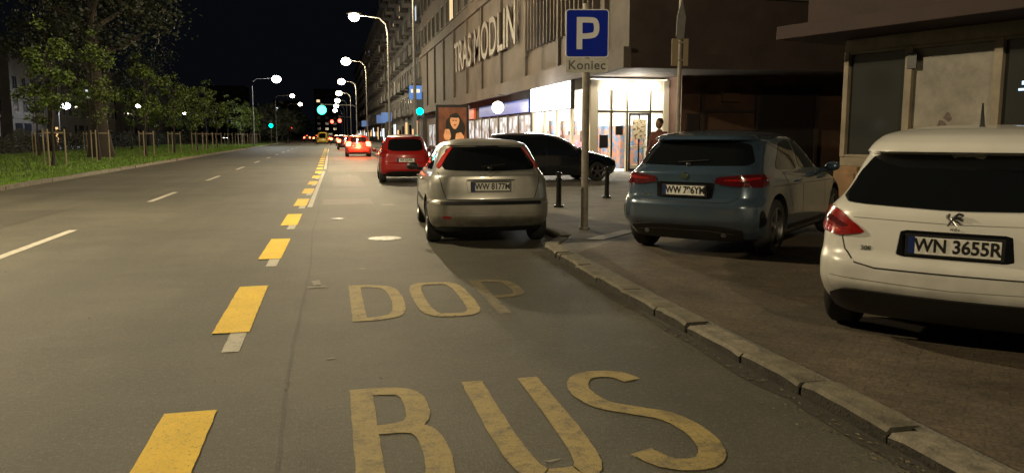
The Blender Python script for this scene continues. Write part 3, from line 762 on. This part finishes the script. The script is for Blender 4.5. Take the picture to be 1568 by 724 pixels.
for y,x in ((62,4.3),(70,4.4),(98,4.2)):
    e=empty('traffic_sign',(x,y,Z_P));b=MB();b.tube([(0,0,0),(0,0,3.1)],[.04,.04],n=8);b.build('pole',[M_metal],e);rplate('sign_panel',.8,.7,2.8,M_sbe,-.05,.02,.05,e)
# advertising panel with poster
e=empty('advertising_panel',(4.50,29.6,Z_P),-math.radians(6));b=MB();b.box(-.62,.62,-.08,.08,.5,2.55);b.box(-.15,.15,-.06,.06,0,.5);b.build('case',[M_blk],e,bevel=.02)
M_post=pm('poster_print',(.16,.05,.02),.4,emit=(.22,.06,.02),es=.35,noise=(2.2,.8))
M_pf=pm('poster_face',(.6,.3,.15),.4,emit=(.9,.36,.12),es=.55,noise=(6,.6));M_pd=pm('poster_dark_print',(.02,.015,.01),.4)
b=MB();b.box(-.52,.52,-.086,-.0805,.65,2.45,0)
def blob(cx,cz,rx,rz_,y,m,s=0):
    b.quad(*[(cx+rx*(1+.10*math.sin(3*t+s))*math.cos(t),y,cz+rz_*(1+.09*math.cos(4*t+s))*math.sin(t)) for t in [i*math.pi/12 for i in range(24)]],m=m)
blob(.08,1.62,.36,.60,-.088,2,1);blob(.08,1.92,.17,.25,-.090,1,0);blob(-.20,1.45,.13,.22,-.0895,1,3);blob(.25,1.35,.16,.18,-.0905,1,2);blob(.02,1.97,.03,.02,-.092,2);blob(.13,1.97,.03,.02,-.0925,2);blob(.08,1.80,.05,.018,-.093,2);blob(.08,2.14,.18,.08,-.0935,2,4)
b.build('poster',[M_post,M_pf,M_pd],e)

# ---------------------------------------------------------------- buildings
def facepts(face,x0,x1,y0,y1):
    if face=='W': return (lambda a,o:(x0-o,y1-a)),y1-y0
    if face=='E': return (lambda a,o:(x1+o,y0+a)),y1-y0
    if face=='S': return (lambda a,o:(x0+a,y0-o)),x1-x0
def fbox(b,f,a0,a1,o0,o1,z0,z1,m=0):
    p=f(a0,o0);q=f(a1,o1);b.box(min(p[0],q[0]),max(p[0],q[0]),min(p[1],q[1]),max(p[1],q[1]),z0,z1,m)
def windows(root,faces,x0,x1,y0,y1,zb,zt,fl,bay,ww,wh,litp,balc=False,rr=None,fd=.05):
    fr=MB();gl=MB();bl=MB();rr=rr or R
    for fc in faces:
        f,W=facepts(fc,x0,x1,y0,y1);n=max(1,int(W/bay));st=W/n;z=zb
        while z+wh<zt:
            for i in range(n):
                a=st*(i+.5);a0,a1=a-ww/2,a+ww/2;t=.07
                fbox(fr,f,a0-t,a0,0,fd,z-t,z+wh+t);fbox(fr,f,a1,a1+t,0,fd,z-t,z+wh+t)
                fbox(fr,f,a0,a1,0,fd-.003,z-t,z);fbox(fr,f,a0,a1,0,fd-.003,z+wh,z+wh+t);fbox(fr,f,a-.03,a+.03,.0,fd-.01,z,z+wh)
                fbox(fr,f,a0-.12,a1+.12,0,fd+.08,z-t-.06,z-t-.003)
                fbox(gl,f,a0,a1,-.01,.012,z,z+wh,(rr.choice((1,1,2)) if rr.random()<litp else 0))
                if balc and i%2==0:
                    fbox(bl,f,a-st*.45,a+st*.45,.0,1.1,z-.95,z-.82);fbox(bl,f,a-st*.45,a+st*.45,1.04,1.10,z-.82,z+.1)
            z+=fl
    fr.build('window_frames',[M_frame],root);gl.build('window_panes',[M_glass,M_litw,M_litc],root)
    if balc: bl.build('balconies',[M_plas2],root)
def building(name,x0,x1,y0,y1,h,faces,mat,litp=.08,bay=3.2,fl=3.1,zb=4.6,ww=1.5,wh=1.6,balc=False,shop=False):
    e=empty(name);b=MB();b.box(x0,x1,y0,y1,0,h);b.build('walls',[mat],e)
    b=MB();b.box(x0-.35,x1+.35,y0-.35,y1+.35,h+.002,h+.45);
    for fc in faces:
        f,W=facepts(fc,x0,x1,y0,y1);fbox(b,f,0,W,.003,.12,3.7,4.0)
    b.build('cornice',[mat],e)
    windows(e,faces,x0,x1,y0,y1,zb,h-.8,fl,bay,ww,wh,litp,balc)
    b=MB()
    for fc in faces:
        f,W=facepts(fc,x0,x1,y0,y1);a=.8
        while a<W-3:
            w=R.choice((1.2,2.6,2.6));dp=shop and (R.random()<(.55 if fc=='W' else .09))
            fbox(b,f,a,a+w,-.01,.02,R.choice((.6,1.2)) if w>2 else .1,R.choice((2.2,2.7,3.1)),R.choice((1,2)) if dp else 0);a+=w+R.uniform(.6,2.6)
    b.build('ground_floor_openings',[M_glass,emis('shopfront_warm',(1,.6,.25),1.2),emis('shopfront_cool',(.85,.93,1),1.8)],e)
    return e
building('apartment_building',9.6,30,84,135,27,['W','S'],M_plas2,.03,balc=True,shop=True)
building('apartment_building',9.8,30,142,215,24,['W','S'],M_plas2,.04,balc=True,shop=True)
building('apartment_building',10.5,30,225,330,26,['W','S'],M_plas2,.05,shop=True)
building('apartment_building',-60,-40,62,111,24,['E','S'],M_plas,.03,shop=True)
building('apartment_building',-60,-41,118,170,13,['E','S'],M_plas2,.02,shop=True)
building('apartment_building',-60,-42,180,290,14,['E','S'],M_plas2,.03,shop=True)
building('apartment_building',-60,-40,5,55,22,['E','S'],M_plas,.03,shop=True)
for (x0,x1,y0,h) in ((-60,-42,430,26),(-30,-16,460,20),(-9,6,520,30),(14,40,400,30)):
    building('office_tower',x0,x1,y0,y0+25,h,['S'],M_plas2,.05,bay=4,fl=3.5,ww=2.0,wh=1.5)

# main building
e=empty('shop_building')
b=MB();b.box(9.3,42,24,82,3.72,21);b.build('upper_storeys',[M_wallA],e)
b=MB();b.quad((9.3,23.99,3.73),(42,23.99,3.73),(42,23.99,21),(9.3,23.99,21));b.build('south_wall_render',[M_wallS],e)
b=MB();b.box(13.0,42,28,82,Z_P,3.715);b.build('brown_ground_floor',[M_wallB],e)
b=MB();b.box(9.85,12.995,38,82,Z_P,3.71);b.build('street_ground_floor',[M_wallA],e)
b=MB()
b.box(9.05,9.297,23.8,82,3.60,4.25);b.box(9.3,42,23.75,23.985,3.60,4.05,1)
b.box(9.12,9.297,24,82,9.2,9.5);b.box(8.9,42,23.7,82.3,21.003,21.5)
y=26
while y<80: b.box(9.17,9.297,y,y+.28,4.253,9.197);y+=5.6
y=27
while y<37:
    b.box(9.10,9.297,y,y+.12,5.4,8.6);y+=.55
b.box(9.14,9.297,37,37.2,5.2,8.8)
b.build('cornices_and_pilasters',[M_wallA,M_wallS],e)
windows(e,['W'],9.3,42,24,82,10.2,20,3.1,2.8,1.5,1.7,.0,rr=random.Random(5))
windows(e,['S'],9.3,42,23.985,82,6.0,20,3.1,3.4,1.5,1.6,.0,rr=random.Random(9))
b=MB();b.box(9.268,9.287,60.4,61.9,10.2,11.9);b.build('lit_window',[M_litw],e)
text('facade_lettering','TRAS MODLIN',3.0,pm('letter_metal',(.12,.10,.078),.6),e,(9.10,48.5,6.9),(math.pi/2,0,-math.pi/2),extr=.05,offset=.02,sx=1.02)
M_cream=pm('cream_panel',(.62,.55,.42),.5);M_int=pm('shop_interior_white',(.7,.68,.62),.6)
b=MB()
b.quad((9.9,38-.01,Z_P),(12.98,38-.01,Z_P),(12.98,38-.01,3.7),(9.9,38-.01,3.7));b.quad((12.98,29.3,Z_P),(12.98,38,Z_P),(12.98,38,3.7),(12.98,29.3,3.7))
b.quad((9.9,29.3,Z_P+.02),(12.98,29.3,Z_P+.02),(12.98,38,Z_P+.02),(9.9,38,Z_P+.02));b.quad((9.9,29.3,3.66),(12.98,29.3,3.66),(12.98,38,3.66),(9.9,38,3.66))
b.build('shop_interior',[M_int],e)
b=MB()
for i in range(4):
    for x in (10.4,11.9): b.box(x,x+.6,30.3+i*1.9,31.2+i*1.9,3.58,3.65)
b.build('ceiling_lights',[emis('shop_ceiling_light',(1,.97,.88),14)],e)
M_goods=pm('shop_goods',(.45,.2,.12),.5,noise=(4,.9),c2=(.1,.2,.35),thr=(.45,.55))
b=MB()
for y in (31.5,33.5,35.5):
    b.box(11.9,12.9,y,y+.5,Z_P+.02,1.9,0)
b.box(10.2,10.9,34,36.5,Z_P+.02,1.5,0)
for i in range(14): b.box(10.1+i*.2,10.22+i*.2,37.2,37.7,Z_P+.02,1.2+.5*((i*7)%3),0)
b.build('shelves',[M_goods],e)
M_tglass=D.materials.new('shop_glass');M_tglass.use_nodes=True;nt=M_tglass.node_tree
for n in list(nt.nodes): nt.nodes.remove(n)
t_=nt.nodes.new('ShaderNodeBsdfTransparent');g_=nt.nodes.new('ShaderNodeBsdfGlossy');g_.inputs['Roughness'].default_value=.05;mx=nt.nodes.new('ShaderNodeMixShader');mx.inputs[0].default_value=.12;o_=nt.nodes.new('ShaderNodeOutputMaterial')
t_.inputs[0].default_value=(.9,.92,.9,1)
nt.links.new(t_.outputs[0],mx.inputs[1]);nt.links.new(g_.outputs[0],mx.inputs[2]);nt.links.new(mx.outputs[0],o_.inputs[0])
b=MB();Y=29.2
b.box(9.75,10.05,Y-.1,Y+.2,Z_P,3.6);b.box(12.75,12.99,Y-.1,Y+.2,Z_P,3.6);b.box(10.053,12.747,Y-.05,Y+.15,3.2,3.6)
b.box(10.053,12.747,Y-.05,Y+.15,2.35,2.47)
for x in (10.6,11.25,12.2): b.box(x,x+.09,Y-.04,Y+.12,Z_P,2.347);b.box(x,x+.09,Y-.04,Y+.12,2.473,3.197)
b.box(11.343,12.197,Y-.03,Y+.1,Z_P,.35);b.box(11.343,12.197,Y-.03,Y+.1,1.0,1.08)
b.box(9.75,9.85,29.42,38,.06,.5);b.box(9.75,9.85,29.42,38,3.3,3.7)
for y in (29.42,31.5,33.6,35.7,37.8): b.box(9.74,9.86,y,y+.18,.503,3.297)
b.build('shopfront_frames',[M_cream],e,bevel=.01)
b=MB();Yd=Y-.06
for a0,a1,z0_,z1_ in ((11.35,11.42,.1,2.34),(12.12,12.19,.1,2.34),(11.42,12.12,2.26,2.34),(11.42,12.12,.1,.2),(11.74,11.80,.2,2.26)): b.box(a0,a1,Yd,Yd+.028,z0_,z1_)
for a in (10.03,10.62,11.26,12.21,12.74): b.box(a,a+.05,Yd,Yd+.025,.1,3.2)
b.box(10.05,12.76,Yd-.003,Yd+.02,2.38,2.43)
b.box(10.15,10.5,Yd,Yd+.02,1.0,1.5);b.box(10.8,11.1,Yd,Yd+.02,1.5,1.85)
b.build('door_leaf',[M_blk],e)
b=MB();b.quad((10.06,Y+.05,.1),(12.74,Y+.05,.1),(12.74,Y+.05,3.19),(10.06,Y+.05,3.19));b.quad((9.8,29.6,.5),(9.8,37.8,.5),(9.8,37.8,3.29),(9.8,29.6,3.29));b.build('shop_glazing',[M_tglass],e)
b=MB();b.box(11.5,12.05,Y-.09,Y-.065,1.35,2.1,0);b.build('door_poster',[pm('poster_dark',(.12,.05,.03),.5,noise=(9,.9),c2=(.7,.6,.4),thr=(.5,.6))],e)
b=MB();b.box(9.0,9.04,29.4,35.4,2.55,3.55);b.build('illuminated_sign',[emis('sign_white_lit',(.93,.97,1),9)],e)
b=MB();b.box(9.041,9.2,29.35,35.45,2.5,3.595);b.build('illuminated_sign_case',[M_metal],e)
b=MB()
for x in (10.4,11.4,12.4): b.ell((x,28.9,3.35),(.12,.12,.12))
b.build('entrance_lamps',[emis('entrance_lamp_lit',(1,.96,.85),16)],e,smooth=True)
b=MB();b.ell((8.75,41.5,2.95),(.32,.32,.32));b.build('globe_lamp',[emis('globe_lit',(1,.97,.92),10)],e,smooth=True)
b=MB();b.tube([(8.75,41.5,3.2),(8.75,41.5,3.6),(9.3,41.5,3.65)],[.03,.03,.03],n=8);b.build('globe_bracket',[M_metal],e)
b=MB();b.box(9.70,9.84,38.6,52,2.65,3.3,0);b.box(9.70,9.84,54,62,2.6,3.3,1);b.build('fascia_signs',[pm('fascia_blue',(.02,.05,.30),.4,emit=(.02,.06,.45),es=.3),pm('fascia_red',(.4,.06,.02),.4,emit=(.6,.12,.03),es=.4)],e)
M_shopw=pm('shop_window_display',(.2,.2,.2),.4,emit=(.75,.85,1),es=.8,noise=(1.2,.9))
nt=M_shopw.node_tree;bs=nt.nodes['Principled BSDF'];vr=nt.nodes.new('ShaderNodeTexVoronoi');vr.inputs['Scale'].default_value=1.6;vr.distance='CHEBYCHEV'
gg=nt.nodes.new('ShaderNodeNewGeometry');nt.links.new(gg.outputs['Position'],vr.inputs['Vector'])
rp=nt.nodes.new('ShaderNodeValToRGB');rp.color_ramp.elements[0].color=(.9,.95,1,1);rp.color_ramp.elements[1].color=(.06,.05,.05,1);rp.color_ramp.elements[0].position=.2;rp.color_ramp.elements[1].position=.55
nt.links.new(vr.outputs['Distance'],rp.inputs[0]);nt.links.new(rp.outputs[0],bs.inputs['Emission Color'])
b=MB();b2=MB();y=38.8;i=0
while y<80:
    b.box(9.80,9.86,y,y+2.2,.5,2.5);b2.box(9.74,9.855,y+2.203,y+2.40,Z_P,2.58);b2.box(9.74,9.855,y,y+2.2,.38,.497);y+=2.6;i+=1
b.build('street_shop_windows',[M_shopw],e);b2.build('street_shop_mullions',[M_frame],e)
b=MB();b.box(13.2,13.7,27.9,27.997,Z_P,2.3);b.box(16.2,18.6,27.9,27.997,Z_P,3.3);b.build('dark_doors',[pm('dark_door',(.02,.015,.012),.5)],e)
b=MB()
for x in (13.75,16.05,18.62,22): b.box(x,x+.14,27.85,27.996,Z_P,3.4)
b.box(13.9,16.0,27.9,27.996,2.35,2.45);b.build('wall_trim',[M_wallS],e)
b=MB();b.box(14.6,15.3,27.75,27.995,2.75,3.15);b.build('air_conditioner',[M_wallB],e,bevel=.02)
ptlight('shop_light',(11.4,32,3.1),520,(1,.95,.85),.3,e);ptlight('shop_light',(11.4,35.5,3.1),420,(1,.95,.85),.3,e)
ptlight('entrance_lamp_light',(11.4,28.6,3.1),170,(1,.93,.78),.2,e);ptlight('sign_spill',(8.4,32.5,3.0),260,(.9,.95,1),.4,e);ptlight('globe_light',(8.3,41.5,2.9),90,(1,.95,.9),.3,e)

# kiosk pavilion
e=empty('kiosk',(8.46,11.9,Z_P),math.radians(-72.5))
M_kf=pm('kiosk_frame_beige',(.20,.165,.115),.6,noise=(3,.25));M_kr=pm('kiosk_roof_brown',(.026,.010,.009),.75,noise=(1.5,.35))
Lk=6.5
b=MB();b.box(0,Lk,.0,.12,0,1.06,0);b.box(0,Lk,.0,.12,2.80,3.0,0)
for a,w in ((0,.09),(1.10,.12),(2.45,.12),(3.9,.12),(5.3,.12),(Lk-.1,.1)): b.box(a,a+w,-.02,.10,1.063,2.797,0)
for a0,a1 in ((.093,1.097),(1.223,2.447),(2.573,3.897),(4.02,5.297)):
    b.box(a0,a1,-.01,.05,1.063,1.11,0);b.box(a0,a1,-.01,.05,2.75,2.797,0)
b.box(0,.1,.123,4,0,3.0,0);b.box(0,Lk,4.0,4.1,0,3.0,0)
b.build('wall_frames',[M_kf],e,bevel=.006)
b=MB();b.quad((.09,.06,1.07),(1.1,.06,1.07),(1.1,.06,2.79),(.09,.06,2.79),m=0);b.quad((2.57,.06,1.07),(6.4,.06,1.07),(6.4,.06,2.79),(2.57,.06,2.79),m=0)
b.build('kiosk_glazing',[pm('kiosk_glass',(.03,.032,.03),.06,spec=.8)],e)
b=MB();b.box(1.225,2.445,.055,.07,1.11,2.745);b.build('kiosk_poster_pane',[pm('poster_pane',(.20,.18,.145),.5,noise=(1.5,.5))],e)
b=MB()
for (x,z,r) in ((1.72,1.55,.10),(1.80,1.70,.06),(1.66,1.40,.11),(1.88,1.5,.07),(1.58,1.3,.08)): 
    pts=[(x+r*(1+.3*math.sin(3*t+x*9))*math.cos(t),.0535-.0003*len(b.f),z+r*(1+.25*math.cos(2*t+z*5))*math.sin(t)) for t in [i*math.pi/8 for i in range(16)]]
    b.quad(*pts)
b.build('kiosk_poster_print',[pm('poster_print_brown',(.07,.04,.03),.5,noise=(14,.7))],e)
b=MB();b.box(1.15,1.30,-.04,-.022,2.45,2.68);b.box(1.14,1.2,-.04,-.022,1.25,1.38);b.build('kiosk_notice',[M_blk],e)
b=MB();b.box(-.60,Lk+1,-1.0,4.6,3.003,3.22,0);b.box(-.30,Lk+1,-.6,4.3,3.223,3.75,0);b.build('kiosk_roof',[M_kr],e,bevel=.01)
b=MB();b.box(2.82,3.15,.045,.055,2.12,2.17);b.box(2.78,3.0,.045,.055,2.04,2.07);b.build('kiosk_reflection',[emis('reflection_blue',(.55,.8,1),2)],e)  # added glowing strips imitate a shop sign's bluish reflection on the pane
b=MB();b.box(.15,.6,-.35,-.05,0,.92);b.box(.19,.56,-.37,-.352,.15,.82);b.build('kiosk_cabinet',[pm('cabinet_wood',(.20,.11,.045),.6,noise=(4,.3))],e,bevel=.01)

# ---------------------------------------------------------------- trees
def tree(name,loc,H,cr,cz,tr,nl,mats,ls=.16,seed=1,nb=8,stake=False,nclump=26,squash=1.0,fork=.38):
    r=random.Random(seed);e=empty(name,loc);b=MB()
    top=Vector((r.uniform(-.2,.2),r.uniform(-.2,.2),H*.82));P=[Vector((0,0,-.02))];n=7
    for i in range(1,n): P.append(Vector((top.x*i/n+r.uniform(-.04,.04)*H/6,top.y*i/n+r.uniform(-.04,.04)*H/6,top.z*i/n)))
    P.append(top);b.tube(P,[tr*(1.35 if i==0 else 1-.85*i/n) for i in range(n+1)],n=10);ends=[]
    for k in range(nb):
        t=r.uniform(fork,.95);i=min(int(t*n),n-1);s=P[i].lerp(P[i+1],t*n-i);a=2*math.pi*k/nb*1.6+r.uniform(-.4,.4)
        l=cr*r.uniform(.55,1.0)*(1.15-.4*t);E=s+Vector((math.cos(a)*l,math.sin(a)*l,l*r.uniform(.35,.9)));m_=s.lerp(E,.5)+Vector((r.uniform(-.1,.1)*l,r.uniform(-.1,.1)*l,-.08*l))
        rb=tr*(1-.8*t)*.6;b.tube([s,m_,E],[rb,rb*.6,rb*.2],n=6);ends.append(E)
        for _ in range(3):
            q=m_.lerp(E,r.random());E2=q+Vector((r.uniform(-1,1),r.uniform(-1,1),r.uniform(0,1)))*l*.4;b.tube([q,E2],[rb*.35,rb*.1],n=5);ends.append(E2)
    b.build('trunk_and_limbs',[M_bark],e,smooth=True)
    cl=[]
    for E in ends: cl.append((E,r.uniform(.18,.34)*cr))
    while len(cl)<nclump+len(ends):
        v=Vector((r.uniform(-1,1),r.uniform(-1,1),r.uniform(-1,1)))
        if v.length<1 and v.length>.35: cl.append((Vector((v.x*cr*.9,v.y*cr*.9,cz+v.z*(H-cz)*squash)),r.uniform(.16,.34)*cr))
    b=MB()
    for i in range(nl):
        c,rad=cl[r.randrange(len(cl))];p=c+Vector((r.gauss(0,.5),r.gauss(0,.5),r.gauss(0,.42)))*rad
        u=Vector((r.uniform(-1,1),r.uniform(-1,1),r.uniform(-.6,.6))).normalized();w=u.cross(Vector((r.uniform(-1,1),r.uniform(-1,1),r.uniform(-1,1)))).normalized()
        s=ls*r.uniform(.5,1.2);b.quad(p-u*s*.5,p+w*s*.3,p+u*s*.5,p-w*s*.3,m=0 if r.random()<.7 else 1)
    b.build('foliage',mats,e)
    if stake:
        b=MB()
        for dx,dy in ((.45,.3),(-.45,.3),(0,-.5)): b.tube([(dx,dy,0),(dx,dy,1.7)],[.035,.035],n=6)
        b.box(-.45,.45,.28,.32,1.5,1.57);b.build('stakes',[M_wood],e)
tree('street_tree',(-14.2,55,.07),16,5.2,11,.62,24000,[M_leafd,M_leafd],.32,3,16,nclump=40,squash=.95,fork=.38)
tree('street_tree',(-24,78,.07),13,4.2,9,.30,6000,[M_leafd,M_leafd],.30,18,10,nclump=20)
tree('street_tree',(-23,112,.07),13,4.5,9,.30,5000,[M_leafd,M_leafd],.34,19,10,nclump=20)
yy=39.5
for i in range(13):
    hh=R.uniform(6.0,7.4) if i else 6.8
    tree('young_tree',(-12.1+R.uniform(-.5,.5),yy+R.uniform(-1,1),.07),hh,R.uniform(1.0,1.35),hh*.64,.07,int(3600/(1+i*.22)),[M_leafl,M_leafd],.16+.012*i,20+i,8,stake=True,nclump=13,squash=.95)
    yy+=9
yy=47
for i in range(7):
    tree('young_tree',(-19.5+R.uniform(-.5,.5),yy,.07),R.uniform(5,6.8),1.3,4.0,.08,1400,[M_leafl,M_leafd],.22+.012*i,60+i,6,nclump=9,squash=.85,stake=i<3)
    yy+=13
b=MB();r=random.Random(4)
for i in range(12000):
    y=165+r.random()*240;k=int(y/9);x=-14+math.sin(k*7.7)*3+r.gauss(0,1.6);z=3.0+abs(math.sin(k*3.1))*2.0+r.gauss(0,1.3)
    s=r.uniform(.4,.9);a=r.uniform(0,3.14);b.quad((x-s*math.cos(a),y,z),(x,y+s*.3,z+s*.5),(x+s*math.cos(a),y+s*.2,z),(x,y,z-s*.5))
b.build('distant_trees',[M_leafd])
b=MB()
for i in range(16000):
    y=45+r.random()*130;x=-25.2+r.gauss(0,.35);z=.07+r.random()*(1.5+.5*math.sin(y*.7))
    s=r.uniform(.06,.14);a=r.uniform(0,3.14);b.quad((x-s*math.cos(a),y-s*math.sin(a),z),(x,y,z+s*.6),(x+s*math.cos(a),y+s*math.sin(a),z),(x,y,z-s*.6))
b.build('hedge',[M_leafd])

# ---------------------------------------------------------------- person
def person(loc,rz):
    e=empty('pedestrian',loc,rz)
    J=[(0,0,.98,.15,.11),(0,0,1.15,.14,.10),(0,.0,1.36,.18,.115),(0,0,1.50,.09,.08),(0,-.01,1.58,.055,.055),
       (.19,0,1.46,.07,.07),(.25,.02,1.19,.055,.055),(.24,-.10,.96,.042,.042),(.23,-.14,.87,.035,.03),
       (-.19,0,1.46,.07,.07),(-.25,.02,1.19,.055,.055),(-.23,-.14,1.0,.042,.042),(-.20,-.2,.94,.035,.03),
       (.10,0,.86,.10,.10),(.11,-.02,.50,.07,.07),(.12,.02,.10,.05,.05),(.13,-.13,.04,.04,.035),
       (-.10,0,.86,.10,.10),(-.12,.05,.50,.07,.07),(-.13,.12,.10,.05,.05),(-.14,-.02,.04,.04,.035)]
    E=[(0,1),(1,2),(2,3),(3,4),(2,5),(5,6),(6,7),(7,8),(2,9),(9,10),(10,11),(11,12),(0,13),(13,14),(14,15),(15,16),(0,17),(17,18),(18,19),(19,20)]
    me=D.meshes.new('body');me.from_pydata([j[:3] for j in J],E,[]);o=D.objects.new('tmpbody',me);link(o)
    o.modifiers.new('s','SKIN');sv=me.skin_vertices[0].data
    for i,j in enumerate(J): sv[i].radius=(j[3],j[4])
    sv[0].use_root=True
    sd=o.modifiers.new('d','SUBSURF');sd.levels=2;sd.render_levels=2
    bpy.context.view_layer.update();dg=bpy.context.evaluated_depsgraph_get();m=D.meshes.new_from_object(o.evaluated_get(dg));D.objects.remove(o)
    m.materials.clear()
    for mm in (pm('jacket_brown_red',(.085,.020,.014),.8,noise=(5,.3)),pm('trousers_dark',(.02,.022,.03),.8),pm('skin',(.20,.11,.07),.5),pm('shoes',(.015,.015,.015),.5)): m.materials.append(mm)
    for p in m.polygons:
        p.use_smooth=True;c=p.center
        p.material_index=3 if c.z<.09 else (1 if c.z<.90 and abs(c.x)<.21 else 0)
        if c.z>1.53 or (abs(c.x)>.17 and c.z<.93 and c.z>.8): p.material_index=2
    b_=D.objects.new('body',m);link(b_,e)
    h=MB();h.ell((0,-.015,1.69),(.078,.098,.118),0,20,14);h.ell((0,-.115,1.675),(.013,.018,.022),0,8,6)
    for s in (1,-1): h.ell((s*.08,0,1.68),(.012,.02,.032),0,8,6)
    for s in (1,-1): h.ell((s*.03,-.105,1.70),(.012,.008,.008),2,8,6)
    h.ell((0,-.106,1.635),(.025,.008,.007),3,8,6);h.ell((0,.012,1.735),(.086,.10,.098),1,20,12)
    h.build('head',[D.materials['skin'],pm('hair',(.03,.018,.01),.8),M_blk,M_dred],e,smooth=True)
    hd=MB()
    for s,(x,y,z) in ((1,(.23,-.15,.85)),(-1,(-.20,-.215,.92))):
        hd.ell((x,y,z-.02),(.022,.04,.045),0,10,8)
        for k in range(4):
            dy=-.03+.02*k;l=(.06,.07,.075,.065)[k];hd.tube([(x,y+dy,z-.045),(x-s*.008,y+dy-.004,z-.045-l*.55),(x-s*.025,y+dy-.008,z-.045-l)],[.010,.009,.006],n=6)
        hd.tube([(x-s*.01,y-.03,z-.0),(x-s*.03,y-.055,z-.03),(x-s*.03,y-.06,z-.055)],[.012,.010,.007],n=6)
    hd.build('hands',[D.materials['skin']],e,smooth=True)
person((7.62,17.6,Z_P),math.radians(-60))

# ---------------------------------------------------------------- world, camera
w=D.worlds.new('World');sc.world=w;w.use_nodes=True;nt=w.node_tree
for n in list(nt.nodes): nt.nodes.remove(n)
sk=nt.nodes.new('ShaderNodeTexSky');sk.sky_type='NISHITA';sk.sun_disc=False;sk.sun_elevation=math.radians(-4);sk.sun_rotation=math.radians(200)
bg=nt.nodes.new('ShaderNodeBackground');bg.inputs[1].default_value=.05;out=nt.nodes.new('ShaderNodeOutputWorld')
mx=nt.nodes.new('ShaderNodeMix');mx.data_type='RGBA';mx.blend_type='ADD';mx.inputs[0].default_value=1;mx.inputs[7].default_value=(.04,.05,.075,1)
hs=nt.nodes.new('ShaderNodeMix');hs.data_type='RGBA';hs.blend_type='MULTIPLY';hs.inputs[0].default_value=1;hs.inputs[7].default_value=(.5,.5,.5,1)
nt.links.new(sk.outputs[0],hs.inputs[6]);nt.links.new(hs.outputs[2],mx.inputs[6]);nt.links.new(mx.outputs[2],bg.inputs[0]);nt.links.new(bg.outputs[0],out.inputs[0])
cd=D.cameras.new('camera');cd.sensor_width=36;cd.lens=1207/1568*36;cd.clip_end=3000;cam=D.objects.new('camera',cd);link(cam)
cam.location=(0,0,1.5);cam.rotation_euler=(math.radians(90-7.32),0,math.radians(-12.92));sc.camera=cam
